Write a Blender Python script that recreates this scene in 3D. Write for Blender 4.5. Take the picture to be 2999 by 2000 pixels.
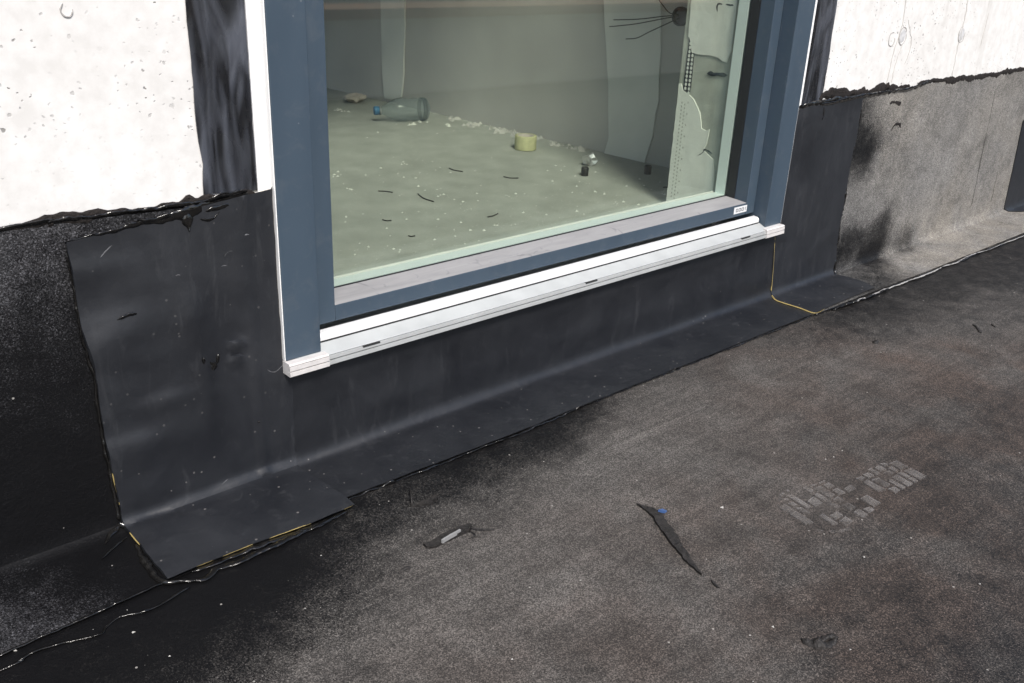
import bpy, bmesh, math, random
import numpy as np
from mathutils import Vector, Matrix, noise
from mathutils.geometry import delaunay_2d_cdt

for o in list(bpy.data.objects): bpy.data.objects.remove(o, do_unlink=True)
scene = bpy.context.scene
C = scene.collection
random.seed(7)

# ------------------------------------------------------------------ camera
CAM_H = 0.85
FPX, PW, PH = 2805.4, 2999.0, 2000.0
ROT = np.array([[0.75079885, -0.65932252, 0.03993617],
                [-0.2379996, -0.32642923, -0.91476781],
                [0.61616335, 0.67730183, -0.40200119]])      # rows: right, down, forward
cam = bpy.data.objects.new('camera', bpy.data.cameras.new('camera'))
C.objects.link(cam)
m = Matrix(((ROT[0][0], -ROT[1][0], -ROT[2][0], 0), (ROT[0][1], -ROT[1][1], -ROT[2][1], 0),
            (ROT[0][2], -ROT[1][2], -ROT[2][2], CAM_H), (0, 0, 0, 1)))
cam.matrix_world = m
cam.data.sensor_fit = 'HORIZONTAL'
cam.data.sensor_width = 36.0
cam.data.lens = 36.0 * FPX / PW
cam.data.clip_start = 0.01
cam.data.clip_end = 500
scene.camera = cam
scene.cycles.max_bounces = 8
scene.cycles.diffuse_bounces = 4
scene.cycles.transparent_max_bounces = 16
scene.cycles.caustics_reflective = False
scene.cycles.caustics_refractive = False

# ------------------------------------------------------------------ light
SUN_EL, SUN_AZ = 48, -22          # azimuth: 0 = straight from behind the camera (-y), negative = from the left (-x)
world = bpy.data.worlds.new('World')
scene.world = world
world.use_nodes = True
wn = world.node_tree
bg = wn.nodes['Background']
sky = wn.nodes.new('ShaderNodeTexSky')
sky.sky_type = 'NISHITA'
sky.sun_disc = False
sky.sun_elevation = math.radians(SUN_EL)
sd = Vector((math.sin(math.radians(SUN_AZ)) * math.cos(math.radians(SUN_EL)),
             -math.cos(math.radians(SUN_AZ)) * math.cos(math.radians(SUN_EL)), math.sin(math.radians(SUN_EL))))
sky.sun_rotation = math.atan2(sd.x, sd.y)
sky.dust_density = 2.5
sky.ozone_density = 1.0
wn.links.new(sky.outputs[0], bg.inputs[0])
bg.inputs[1].default_value = 0.11
sun = bpy.data.objects.new('sun', bpy.data.lights.new('sun', 'SUN'))
C.objects.link(sun)
sun.data.energy = 2.4
sun.data.angle = math.radians(14)
sun.data.color = (1.0, 0.96, 0.90)
sun.rotation_euler = sd.to_track_quat('Z', 'Y').to_euler()
sun.location = (0, -3, 5)
vs = scene.view_settings
vs.view_transform = 'Standard'
vs.look = 'None'
vs.exposure = 0.85
vs.gamma = 1.0
vs.use_curve_mapping = False

# ------------------------------------------------------------------ measuring helpers: a sight line met with a real plane
def ray(px, py):
    return ROT.T @ np.array([(px - PW / 2) / FPX, (py - PH / 2) / FPX, 1.0])
def on_y(px, py, Y):
    d = ray(px, py); d = d * (Y / d[1]); return Vector((d[0], d[1], d[2] + CAM_H))
def on_z(px, py, Z):
    d = ray(px, py); d = d * ((Z - CAM_H) / d[2]); return Vector((d[0], d[1], d[2] + CAM_H))
def on_plane(px, py, P, n):
    d = Vector(ray(px, py)); o = Vector((0, 0, CAM_H)); t = (P - o).dot(n) / d.dot(n); return o + d * t

YW = 1.262            # outer face of the rubber flashing on the wall
YC, ZF = 1.268, -0.006  # concrete face (less primer) and roof deck level
def ws(q):
    """(x, s) on the upstand: s > 0 height up the wall, s < 0 distance out over the roof"""
    if q[0] == 'w': return (q[1], q[2])
    p = on_y(q[0], q[1], YW)
    if p.z >= 0: return (p.x, p.z)
    p = on_z(q[0], q[1], 0.0)
    return (p.x, p.y - YW)
COVE = 0.014
def U(x, s, off):
    r = COVE - off * .5
    yw, zf = YC - off, ZF + off
    if s >= r: return Vector((x, yw, zf + s))
    if s <= -r: return Vector((x, yw + s, zf))
    t = (r - s) / (2 * r) * math.pi / 2
    return Vector((x, yw - r + r * math.cos(t), zf + r - r * math.sin(t)))

# ------------------------------------------------------------------ object helpers
def tag(o, label=None, cat=None, group=None, kind=None):
    if label: o['label'] = label
    if cat: o['category'] = cat
    if group: o['group'] = group
    if kind: o['kind'] = kind
    return o
def link(name, me, mat=None, parent=None):
    o = bpy.data.objects.new(name, me); C.objects.link(o)
    if mat: me.materials.append(mat)
    if parent: o.parent = parent; o.matrix_parent_inverse = Matrix.Translation(-parent.location)
    return o
def empty(name, loc):
    o = bpy.data.objects.new(name, None); C.objects.link(o); o.location = loc; o.empty_display_size = .05
    return o
def mesh(name, verts, faces, mat=None, parent=None, smooth=False):
    me = bpy.data.meshes.new(name); me.from_pydata([tuple(v) for v in verts], [], faces); me.update()
    if smooth: me.shade_smooth()
    return link(name, me, mat, parent)
def box(name, x0, x1, y0, y1, z0, z1, mat, parent=None, bev=0.0015):
    bm = bmesh.new(); bmesh.ops.create_cube(bm, size=1)
    for v in bm.verts:
        v.co = Vector((x0 + (v.co.x + .5) * (x1 - x0), y0 + (v.co.y + .5) * (y1 - y0), z0 + (v.co.z + .5) * (z1 - z0)))
    if bev: bmesh.ops.bevel(bm, geom=bm.edges[:], offset=bev, segments=2, profile=.6, affect='EDGES')
    me = bpy.data.meshes.new(name); bm.to_mesh(me); bm.free()
    return link(name, me, mat, parent)
def extrude_x(name, prof, x0, x1, mat, parent=None, smooth=False):
    """closed (y,z) profile swept along x"""
    n = len(prof)
    v = [(x0, y, z) for y, z in prof] + [(x1, y, z) for y, z in prof]
    f = [(i, (i + 1) % n, n + (i + 1) % n, n + i) for i in range(n)] + [tuple(range(n))[::-1], tuple(range(n, 2 * n))]
    bm = bmesh.new(); vv = [bm.verts.new(c) for c in v]
    for q in f: bm.faces.new([vv[i] for i in q])
    bmesh.ops.recalc_face_normals(bm, faces=bm.faces[:])
    me = bpy.data.meshes.new(name); bm.to_mesh(me); bm.free()
    if smooth:
        me.shade_smooth()
    return link(name, me, mat, parent)
def tube(name, pts, r, mat, parent=None, seg=6, sub=6):
    P = resample_n(pts, sub)
    verts, faces = [], []
    for i, p in enumerate(P):
        t = (P[min(i + 1, len(P) - 1)] - P[max(i - 1, 0)]).normalized()
        a = t.cross(Vector((0, 0, 1)));  a = a if a.length > 1e-4 else t.cross(Vector((1, 0, 0))); a.normalize(); b = t.cross(a)
        for k in range(seg):
            w = 2 * math.pi * k / seg; verts.append(p + (a * math.cos(w) + b * math.sin(w)) * r)
    for i in range(len(P) - 1):
        for k in range(seg):
            faces.append((i * seg + k, i * seg + (k + 1) % seg, (i + 1) * seg + (k + 1) % seg, (i + 1) * seg + k))
    faces.append(tuple(range(seg))[::-1]); faces.append(tuple(range((len(P) - 1) * seg, len(P) * seg)))
    return mesh(name, verts, faces, mat, parent, True)
def crom(p0, p1, p2, p3, t):
    return .5 * ((2 * p1) + (p2 - p0) * t + (2 * p0 - 5 * p1 + 4 * p2 - p3) * t * t + (3 * p1 - p0 - 3 * p2 + p3) * t ** 3)
def resample_n(pts, sub):
    out = []
    for i in range(len(pts) - 1):
        a = [pts[max(i - 1, 0)], pts[i], pts[i + 1], pts[min(i + 2, len(pts) - 1)]]
        for k in range(sub): out.append(crom(*a, k / sub))
    out.append(pts[-1]); return out
def resample_len(pts, step):
    out = []
    for i in range(len(pts) - 1):
        a = [pts[max(i - 1, 0)], pts[i], pts[i + 1], pts[min(i + 2, len(pts) - 1)]]
        n = max(1, int((Vector(pts[i + 1]) - Vector(pts[i])).length / step))
        for k in range(n): out.append(crom(*a, k / n))
    out.append(pts[-1]); return out
def N3(x, y, z=0.0, s=1.0, seed=0.0):
    return noise.noise(Vector((x * s + seed * 13.7, y * s - seed * 7.1, z * s + seed * 3.3)))

def patch(name, outline, fmap, off, thick, mat, step=.012, jit=.0008, jfreq=70, disp=None, seed=0, parent=None, inner=True, attrs=None):
    """a cut sheet: 2-D outline -> dense triangulation -> mapped onto a surface, with a real edge"""
    n = len(outline); P = []
    for i in range(n):
        a, b = Vector(outline[i]), Vector(outline[(i + 1) % n])
        k = max(1, int((b - a).length / step))
        for j in range(k):
            q = a + (b - a) * (j / k)
            if jit: q = q + Vector((N3(q.x, q.y, 0, jfreq, seed + 1), N3(q.x, q.y, 5, jfreq, seed + 2))) * jit
            P.append(q)
    nb = len(P)
    pts = list(P)
    if inner:
        xs = [p.x for p in P]; ys = [p.y for p in P]
        arr = np.array([[p.x, p.y] for p in P])
        gx = np.arange(min(xs) + step, max(xs), step); gy = np.arange(min(ys) + step, max(ys), step)
        gp = np.array([[x, y] for x in gx for y in gy]) if len(gx) and len(gy) else np.zeros((0, 2))
        if len(gp):
            ins = np.zeros(len(gp), bool); px, py = gp[:, 0], gp[:, 1]
            for i in range(nb):
                x1, y1 = arr[i]; x2, y2 = arr[(i + 1) % nb]
                c = ((y1 > py) != (y2 > py)); xi = (x2 - x1) * (py - y1) / ((y2 - y1) if abs(y2 - y1) > 1e-12 else 1e-12) + x1
                ins ^= (c & (px < xi))
            for q in gp[ins]: pts.append(Vector((float(q[0]), float(q[1]))))
    r = delaunay_2d_cdt([Vector((p.x, p.y)) for p in pts], [], [list(range(nb))], 1, 1e-6)
    v2, _, f2 = r[0], r[1], r[2]
    top = []
    for q in v2:
        d = disp(q.x, q.y) if disp else 0.0
        top.append(fmap(q.x, q.y, off + d))
    faces = [tuple(f) for f in f2]
    cnt = {}
    for f in faces:
        for i in range(len(f)):
            e = (f[i], f[(i + 1) % len(f)]); cnt[e] = cnt.get(e, 0) + 1
    bd = [e for e in cnt if (e[1], e[0]) not in cnt]
    verts = list(top); low = {}
    for e in bd:
        for i in e:
            if i not in low: low[i] = len(verts); verts.append(fmap(v2[i].x, v2[i].y, off - thick))
    for a, b in bd: faces.append((b, a, low[a], low[b]))
    bm = bmesh.new(); vv = [bm.verts.new(c) for c in verts]
    for f in faces:
        try: bm.faces.new([vv[i] for i in f])
        except ValueError: pass
    bmesh.ops.recalc_face_normals(bm, faces=bm.faces[:])
    bm.verts.index_update()
    me = bpy.data.meshes.new(name); bm.to_mesh(me); bm.free()
    # outward: the mean normal of top faces should look at the camera
    c = sum((Vector(p.normal) * p.area for p in me.polygons), Vector())
    if c.dot(Vector((0, 0, CAM_H)) - Vector(top[0])) < 0: me.flip_normals()
    me.shade_smooth()
    me.set_sharp_from_angle(angle=math.radians(45))
    if attrs:
        for an, fn in attrs.items():
            at = me.attributes.new(an, 'FLOAT', 'POINT')
            vals = [fn(q.x, q.y) for q in v2]
            full = vals + [0.0] * (len(verts) - len(vals))
            for i, l in low.items(): full[l] = vals[i]
            at.data.foreach_set('value', full)
    return link(name, me, mat, parent)

def bead(name, path, width, height, mat, fmap=U, off=.005, seed=0, lump=.45, lfreq=60, step=.004, parent=None, wob=.0015, seg=7):
    """a smeared line of sealant: half-round ribbon of uneven width lying on the sheet"""
    P = resample_len([Vector(q) for q in path], step)
    n = len(P); verts, faces = [], []
    if not hasattr(width, '__len__'): width = [width] * 2
    for i, p in enumerate(P):
        t = i / (n - 1); T = (P[min(i + 1, n - 1)] - P[max(i - 1, 0)]); T.normalize(); nn = Vector((-T.y, T.x))
        w = float(np.interp(t, np.linspace(0, 1, len(width)), width))
        end = min(1, (i + .35) / 3, (n - 1 - i + .35) / 3)
        am = .35 + 1.3 * abs(N3(p.x, p.y, 6, 11, seed))
        two = lambda zz: lump * (1.5 * N3(p.x, p.y, zz, lfreq * .32, seed) + 1.5 * am * N3(p.x, p.y, zz + 9, lfreq * 1.5, seed))
        wa = w * .5 * max(.12, .95 + two(1)) * end
        wb = w * .5 * max(.12, .95 + two(4)) * end
        h = height * max(.15, .7 + two(8) * .9) * (.3 + .7 * end)
        c = p + nn * wob * N3(p.x, p.y, 2, 90, seed)
        for k in range(seg):
            a = math.pi * k / (seg - 1); ca = math.cos(a)
            q = c + nn * (wa * ca if ca > 0 else wb * ca)
            hh = max(0, h) * math.sin(a) ** .7 * (1 + .5 * N3(q.x, q.y, k, 260, seed))
            if k in (0, seg - 1): hh = -.002
            verts.append(fmap(q.x, q.y, off + hh))
    for i in range(n - 1):
        for k in range(seg - 1):
            faces.append((i * seg + k, i * seg + k + 1, (i + 1) * seg + k + 1, (i + 1) * seg + k))
    faces.append(tuple(range(seg))); faces.append(tuple(range((n - 1) * seg, n * seg))[::-1])
    o = mesh(name, verts, faces, mat, parent, True)
    return o

# ------------------------------------------------------------------ materials
def new_mat(name):
    M = bpy.data.materials.new(name); M.use_nodes = True
    nt = M.node_tree; b = nt.nodes['Principled BSDF']
    return M, nt, b
def node(nt, t, **kw):
    n = nt.nodes.new(t)
    for k, v in kw.items():
        if k.startswith('i_'): n.inputs[k[2:]].default_value = v
        else: setattr(n, k, v)
    return n
def coords(nt, scale=(1, 1, 1), rot=(0, 0, 0)):
    tc = node(nt, 'ShaderNodeTexCoord'); mp = node(nt, 'ShaderNodeMapping')
    mp.inputs['Scale'].default_value = scale; mp.inputs['Rotation'].default_value = rot
    geo = node(nt, 'ShaderNodeNewGeometry')
    nt.links.new(geo.outputs['Position'], mp.inputs[0]); return mp.outputs[0]
def tex_noise(nt, vec, scale, detail=3, rough=.55, dist=0):
    n = node(nt, 'ShaderNodeTexNoise'); n.inputs['Scale'].default_value = scale; n.inputs['Detail'].default_value = detail
    n.inputs['Roughness'].default_value = rough; n.inputs['Distortion'].default_value = dist
    nt.links.new(vec, n.inputs['Vector']); return n.outputs['Fac']
def vor(nt, vec, scale, feat='F1'):
    n = node(nt, 'ShaderNodeTexVoronoi'); n.feature = feat; n.inputs['Scale'].default_value = scale
    nt.links.new(vec, n.inputs['Vector']); return n
def mapr(nt, v, a, b, c, d, smooth=False):
    n = node(nt, 'ShaderNodeMapRange'); n.interpolation_type = 'SMOOTHSTEP' if smooth else 'LINEAR'
    nt.links.new(v, n.inputs['Value'])
    for k, x in zip(('From Min', 'From Max', 'To Min', 'To Max'), (a, b, c, d)): n.inputs[k].default_value = x
    return n.outputs['Result']
def mth(nt, op, a, b=None):
    n = node(nt, 'ShaderNodeMath'); n.operation = op
    for i, x in enumerate((a, b)):
        if x is None: continue
        if isinstance(x, (int, float)): n.inputs[i].default_value = x
        else: nt.links.new(x, n.inputs[i])
    return n.outputs[0]
def mix(nt, fac, a, b, mode='MIX'):
    n = node(nt, 'ShaderNodeMix'); n.data_type = 'RGBA'; n.blend_type = mode
    for i, x in ((0, fac), (6, a), (7, b)):
        if isinstance(x, (int, float)): n.inputs[i].default_value = x
        elif isinstance(x, tuple): n.inputs[i].default_value = (*x, 1) if len(x) == 3 else x
        else: nt.links.new(x, n.inputs[i])
    return n.outputs[2]
def bump(nt, b, h, strength, dist):
    n = node(nt, 'ShaderNodeBump'); n.inputs['Strength'].default_value = strength; n.inputs['Distance'].default_value = dist
    nt.links.new(h, n.inputs['Height']); nt.links.new(n.outputs[0], b.inputs['Normal']); return n
def attr(nt, name):
    n = node(nt, 'ShaderNodeAttribute'); n.attribute_name = name; return n.outputs['Fac']
def simple(name, col, rough=.5, metal=0., spec=.5, nscale=0, namp=.15, bscale=0, bstr=.2, bdist=.002):
    M, nt, b = new_mat(name); b.inputs['Roughness'].default_value = rough; b.inputs['Metallic'].default_value = metal
    b.inputs['Specular IOR Level'].default_value = spec
    b.inputs['Base Color'].default_value = (*col, 1)
    vec = coords(nt)
    if nscale:
        f = tex_noise(nt, vec, nscale, 4)
        lo = tuple(c * (1 - namp) for c in col); hi = tuple(min(1, c * (1 + namp)) for c in col)
        nt.links.new(mix(nt, mapr(nt, f, .3, .7, 0, 1), lo, hi), b.inputs['Base Color'])
        nt.links.new(mapr(nt, f, .3, .7, max(0, rough - .08), min(1, rough + .08)), b.inputs['Roughness'])
    if bscale: bump(nt, b, tex_noise(nt, vec, bscale, 4), bstr, bdist)
    return M

def granule(name, dark, light, tint, gs=560, pw=2.2, streak=0.0):
    """mineral-surfaced bitumen sheet; black primer overspray comes from the 'spray' map, rusty soiling and painted shade from 'tint_map'"""
    M, nt, b = new_mat(name)
    vec = coords(nt)
    v1 = vor(nt, vec, gs); v2 = vor(nt, vec, gs * 2.3)
    sp = node(nt, 'ShaderNodeSeparateColor'); nt.links.new(v1.outputs['Color'], sp.inputs[0])
    sp2 = node(nt, 'ShaderNodeSeparateColor'); nt.links.new(v2.outputs['Color'], sp2.inputs[0])
    g = mth(nt, 'POWER', sp.outputs[0], pw)
    g = mth(nt, 'ADD', mth(nt, 'MULTIPLY', g, .7), mth(nt, 'MULTIPLY', sp2.outputs[0], .3))
    col = mix(nt, g, dark, light)
    big = tex_noise(nt, vec, 9, 5, .6, .6); mid = tex_noise(nt, vec, 45, 4, .65)
    var = mth(nt, 'ADD', mapr(nt, big, .3, .7, .72, 1.22), mapr(nt, mid, .3, .7, -.16, .16))
    if streak:
        for ang, sx_ in ((.22, 3.0), (-.9, 4.0)):
            sv = tex_noise(nt, coords(nt, (sx_, 70, 1), (0, 0, ang)), 1.0, 4, .65, .3)
            var = mth(nt, 'ADD', var, mapr(nt, sv, .40, .72, -streak * .5, streak))
        sc = tex_noise(nt, coords(nt, (2.2, 110, 1), (0, 0, -.35)), 1.0, 2, .5, .2)
        var = mth(nt, 'ADD', var, mapr(nt, sc, .66, .74, 0, streak * 2.2))
    col = mix(nt, 1.0, col, var, 'MULTIPLY')
    d = attr(nt, 'tint_map')
    dn = mapr(nt, tex_noise(nt, vec, 6, 4, .6, .4), .35, .65, .25, 1.15)
    col = mix(nt, mth(nt, 'MULTIPLY', d, dn), col, tint, 'MULTIPLY')
    s = attr(nt, 'spray')
    sn = tex_noise(nt, vec, 22, 4, .6)
    e = mth(nt, 'ADD', s, mapr(nt, sn, .3, .7, -.10, .10))
    e = mth(nt, 'ADD', e, mth(nt, 'MULTIPLY', mth(nt, 'SUBTRACT', sp.outputs[1], .5), .42))
    msk = mapr(nt, e, .18, .84, 0, 1, True)
    col = mix(nt, msk, col, (.0032, .0032, .0038))
    # pale grit
    v3 = vor(nt, vec, 60); s3 = node(nt, 'ShaderNodeSeparateColor'); nt.links.new(v3.outputs['Color'], s3.inputs[0])
    grit = mth(nt, 'MULTIPLY', mth(nt, 'LESS_THAN', v3.outputs['Distance'], .10), mth(nt, 'GREATER_THAN', s3.outputs[0], .93))
    col = mix(nt, mth(nt, 'MULTIPLY', grit, .6), col, (.42, .40, .37))
    nt.links.new(col, b.inputs['Base Color'])
    nt.links.new(mapr(nt, msk, 0, 1, .9, .5), b.inputs['Roughness'])
    nt.links.new(mapr(nt, msk, 0, 1, .35, .22), b.inputs['Specular IOR Level'])
    hh = mth(nt, 'ADD', mth(nt, 'MULTIPLY', sp.outputs[0], .6), mth(nt, 'ADD', mth(nt, 'MULTIPLY', mid, .8), mth(nt, 'MULTIPLY', big, 2.0)))
    bump(nt, b, hh, .55, .0022)
    return M

M_ROOF = granule('roof granules', (.011, .0103, .0096), (.190, .178, .166), (.80, .66, .60), 700, 1.9, .15)
M_UP = granule('upstand granules', (.048, .047, .046), (.32, .312, .30), (1.28, 1.22, 1.12), 640, 1.6)
M_UPL = granule('dark upstand granules', (.004, .004, .0045), (.17, .17, .185), (1, 1, 1), 640, 2.6)

def rubber_mat(nm='epdm rubber', k=1.0):
    M, nt, b = new_mat(nm); vec = coords(nt)
    f = tex_noise(nt, vec, 7, 5, .6, .5); g = tex_noise(nt, vec, 240, 2)
    col = mix(nt, mapr(nt, f, .3, .7, 0, 1), tuple(k * c for c in (.0084, .0093, .0118)), tuple(k * c for c in (.0152, .0166, .0200)))
    v3 = vor(nt, vec, 85); s3 = node(nt, 'ShaderNodeSeparateColor'); nt.links.new(v3.outputs['Color'], s3.inputs[0])
    grit = mth(nt, 'MULTIPLY', mth(nt, 'LESS_THAN', v3.outputs['Distance'], mth(nt, 'MULTIPLY', s3.outputs[1], .17)), mth(nt, 'GREATER_THAN', s3.outputs[0], .72))
    # more dust lies on the flat part
    geo = node(nt, 'ShaderNodeNewGeometry'); sx = node(nt, 'ShaderNodeSeparateXYZ'); nt.links.new(geo.outputs['Position'], sx.inputs[0])
    flat = mapr(nt, sx.outputs['Z'], .0, .12, 1, .30)
    col = mix(nt, mth(nt, 'MULTIPLY', mth(nt, 'MULTIPLY', grit, .5), flat), col, (.22, .21, .20))
    ch = tex_noise(nt, coords(nt, (14, 14, 3)), 2.2, 5, .7, 1.2)
    col = mix(nt, mapr(nt, ch, .56, .75, 0, .22), col, (.075, .077, .082))
    nt.links.new(col, b.inputs['Base Color'])
    nt.links.new(mapr(nt, f, .3, .7, .40, .58), b.inputs['Roughness'])
    b.inputs['Specular IOR Level'].default_value = .5
    bump(nt, b, mth(nt, 'ADD', mth(nt, 'MULTIPLY', tex_noise(nt, vec, 26, 4, .5), 1.0), mth(nt, 'MULTIPLY', g, .05)), .22, .006)
    return M
M_RUB = rubber_mat()
M_RUB2 = rubber_mat('second rubber batch', 1.15)
M_BIT = simple('bitumen sealant', (.0065, .0062, .006), .11, 0, .7, 60, .4, 110, .35, .003)
M_BITM = simple('crusted bitumen', (.016, .013, .012), .8, 0, .3, 120, .5, 260, .9, .004)

def brushed_black():
    M, nt, b = new_mat('brushed black coating')
    vec = coords(nt, (40, 40, 8), (0, .10, 0)); v2 = coords(nt, (70, 70, 26))
    f = tex_noise(nt, vec, 1.0, 1.6, .45, 1.0); g = tex_noise(nt, v2, 1.0, 2, .5, .4)
    nt.links.new(mix(nt, mapr(nt, f, .35, .7, 0, 1), (.008, .0086, .0105), (.072, .079, .096)), b.inputs['Base Color'])  # pale streaks put the film's smudges and sheen into the colour
    nt.links.new(mapr(nt, g, .3, .7, .16, .40), b.inputs['Roughness'])
    bump(nt, b, mth(nt, 'ADD', f, mth(nt, 'MULTIPLY', g, .25)), .4, .010)
    return M
M_COAT = brushed_black()

def concrete_mat():
    M, nt, b = new_mat('pale concrete'); vec = coords(nt)
    big = tex_noise(nt, vec, 2.2, 5, .6, .3); fine = tex_noise(nt, vec, 34, 5, .65)
    col = mix(nt, mapr(nt, big, .3, .7, 0, 1), (.645, .635, .62), (.72, .72, .715))
    col = mix(nt, mapr(nt, fine, .35, .65, .30, 0), col, (.40, .385, .36))
    stv = coords(nt, (16, 16, .7)); st = tex_noise(nt, stv, 1.0, 5, .6, .4)
    geo = node(nt, 'ShaderNodeNewGeometry'); sx = node(nt, 'ShaderNodeSeparateXYZ'); nt.links.new(geo.outputs['Position'], sx.inputs[0])
    right = mapr(nt, sx.outputs['X'], 1.9, 2.3, .25, 1)
    col = mix(nt, mth(nt, 'MULTIPLY', mapr(nt, st, .55, .72, 0, .42), right), col, (.36, .34, .31))
    hole = None
    sxy = node(nt, 'ShaderNodeSeparateXYZ'); nt.links.new(vec, sxy.inputs[0]); cxy = node(nt, 'ShaderNodeCombineXYZ')
    nt.links.new(sxy.outputs[0], cxy.inputs[0]); nt.links.new(sxy.outputs[2], cxy.inputs[1])
    dz = node(nt, 'ShaderNodeTexNoise'); dz.inputs['Scale'].default_value = 170; nt.links.new(vec, dz.inputs['Vector'])
    vm = node(nt, 'ShaderNodeVectorMath'); vm.operation = 'MULTIPLY_ADD'; vm.inputs[1].default_value = (.007, .007, 0)
    nt.links.new(dz.outputs['Color'], vm.inputs[0]); nt.links.new(cxy.outputs[0], vm.inputs[2]); flatv = vm.outputs[0]
    for sc, th, dens in ((34, .085, .55), (85, .13, .72), (15, .055, .55)):
        v = vor(nt, flatv, sc); v.voronoi_dimensions = '2D'; s = node(nt, 'ShaderNodeSeparateColor'); nt.links.new(v.outputs['Color'], s.inputs[0])
        h = mth(nt, 'MULTIPLY', mapr(nt, v.outputs['Distance'], th * .55, th, 1, 0, True), mth(nt, 'GREATER_THAN', s.outputs[0], dens))
        h = mth(nt, 'MULTIPLY', h, mapr(nt, s.outputs[1], 0, 1, .45, 1))
        hole = h if hole is None else mth(nt, 'MAXIMUM', hole, h)
    cl = mapr(nt, tex_noise(nt, vec, 5, 3), .42, .58, .1, 1)
    hole = mth(nt, 'MULTIPLY', hole, cl)
    col = mix(nt, mth(nt, 'MULTIPLY', hole, .95), col, (.06, .056, .05))
    nt.links.new(col, b.inputs['Base Color']); b.inputs['Roughness'].default_value = .88
    b.inputs['Specular IOR Level'].default_value = .25
    bump(nt, b, mth(nt, 'SUBTRACT', mth(nt, 'MULTIPLY', fine, .25), hole), .5, .003)
    return M
M_CONC = concrete_mat()
M_RING = simple('mortar ring', (.33, .32, .31), .9, 0, .2)
M_STREAK = simple('water streak', (.42, .405, .385), .9, 0, .2)
M_TIE = simple('tie plug mortar', (.50, .50, .51), .9, 0, .2, 90, .2, 200, .4, .002)
M_BLUE = simple('blue grey powder coat', (.042, .064, .090), .42, 0, .5, 5, .10, 900, .06, .0006)
def frame_mat():
    M, nt, b = new_mat('blue grey powder coat'); vec = coords(nt)
    f = tex_noise(nt, coords(nt, (9, 9, 2.2)), 1.0, 5, .6, .4); g = tex_noise(nt, vec, 900, 2)
    col = mix(nt, mapr(nt, f, .3, .7, 0, 1), (.038, .058, .082), (.047, .070, .097))
    col = mix(nt, mapr(nt, tex_noise(nt, vec, 30, 5, .7, .8), .52, .80, 0, .30), col, (.115, .125, .135))
    sc = tex_noise(nt, coords(nt, (260, 260, 9), (0, .12, 0)), 1.0, 2, .5)
    col = mix(nt, mapr(nt, sc, .74, .80, 0, .35), col, (.20, .21, .22))
    v3 = vor(nt, vec, 70); s3 = node(nt, 'ShaderNodeSeparateColor'); nt.links.new(v3.outputs['Color'], s3.inputs[0])
    sp_ = mth(nt, 'MULTIPLY', mth(nt, 'LESS_THAN', v3.outputs['Distance'], .12), mth(nt, 'GREATER_THAN', s3.outputs[0], .88))
    col = mix(nt, mth(nt, 'MULTIPLY', mth(nt, 'MULTIPLY', sp_, s3.outputs[1]), .5), col, (.26, .27, .28))
    nt.links.new(col, b.inputs['Base Color']); nt.links.new(mapr(nt, f, .3, .7, .36, .52), b.inputs['Roughness'])
    bump(nt, b, g, .05, .0006); return M
M_BLUE = frame_mat()
M_WHITE = simple('white pvc', (.78, .78, .77), .45, 0, .5, 30, .04)
M_TAPE = simple('white joint foil', (.80, .80, .80), .6, 0, .4, 30, .03)
M_ALU = simple('mill aluminium', (.44, .455, .455), .5, .2, .5, 26, .05, 40, .10, .001)
M_RAIL = simple('bright rail', (.80, .80, .80), .38, .2, .5, 60, .03)
M_CAP = simple('dusty end cap', (.56, .54, .53), .6, 0, .4, 60, .08)
M_GROOVE = simple('dark slot', (.02, .02, .02), .7)
M_GASK = simple('black gasket', (.010, .011, .013), .45)
M_SPACER = simple('pale spacer', (.62, .72, .69), .4, .2)
def ledge_mat():
    M, nt, b = new_mat('pale sash ledge'); vec = coords(nt)
    f = tex_noise(nt, coords(nt, (5, 30, 30)), 1.0, 5, .65, 1.0)
    sm = tex_noise(nt, vec, 17, 3, .5, 2.2)
    col = mix(nt, mapr(nt, f, .3, .7, 0, 1), (.25, .248, .256), (.335, .332, .34))  # ledge top is a mottled pale grey with darker smears
    col = mix(nt, mapr(nt, sm, .62, .70, 0, .45), col, (.13, .13, .145))
    nt.links.new(col, b.inputs['Base Color']); b.inputs['Roughness'].default_value = .6
    return M
M_LEDGE = ledge_mat()
M_GLINT = simple('painted seam glint', (.34, .335, .33), .7, 0, .4, 90, .35)
M_YEL = simple('yellow foil edge', (.40, .31, .12), .5)
M_STICK = simple('sticker paper', (.62, .63, .64), .6)
M_INK = simple('sticker print', (.08, .08, .09), .7)
def glass_mat():
    M, nt, b = new_mat('green float glass'); nt.nodes.remove(b)
    out = nt.nodes['Material Output']
    tr = node(nt, 'ShaderNodeBsdfTransparent'); tr.inputs[0].default_value = (.958, .972, .950, 1)
    gl = node(nt, 'ShaderNodeBsdfGlossy'); gl.inputs['Roughness'].default_value = .0; gl.inputs[0].default_value = (.95, 1, .97, 1)
    lw = node(nt, 'ShaderNodeLayerWeight'); lw.inputs[0].default_value = .5
    sch = mth(nt, 'ADD', mth(nt, 'MULTIPLY', mth(nt, 'POWER', lw.outputs['Facing'], 5), .95), .04)
    mx = node(nt, 'ShaderNodeMixShader')
    nt.links.new(sch, mx.inputs[0]); nt.links.new(tr.outputs[0], mx.inputs[1]); nt.links.new(gl.outputs[0], mx.inputs[2])
    nt.links.new(mx.outputs[0], out.inputs[0]); return M
M_GLASS = glass_mat()
M_SCREED = simple('screed', (.335, .345, .325), .85, 0, .3, 12, .12, 60, .3, .003)
M_PART = simple('grey render', (.45, .44, .43), .9, 0, .2, 3, .10, 40, .3, .003)
M_PLAST = simple('pale plaster', (.64, .64, .62), .9, 0, .2, 9, .06, 60, .25, .002)
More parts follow.
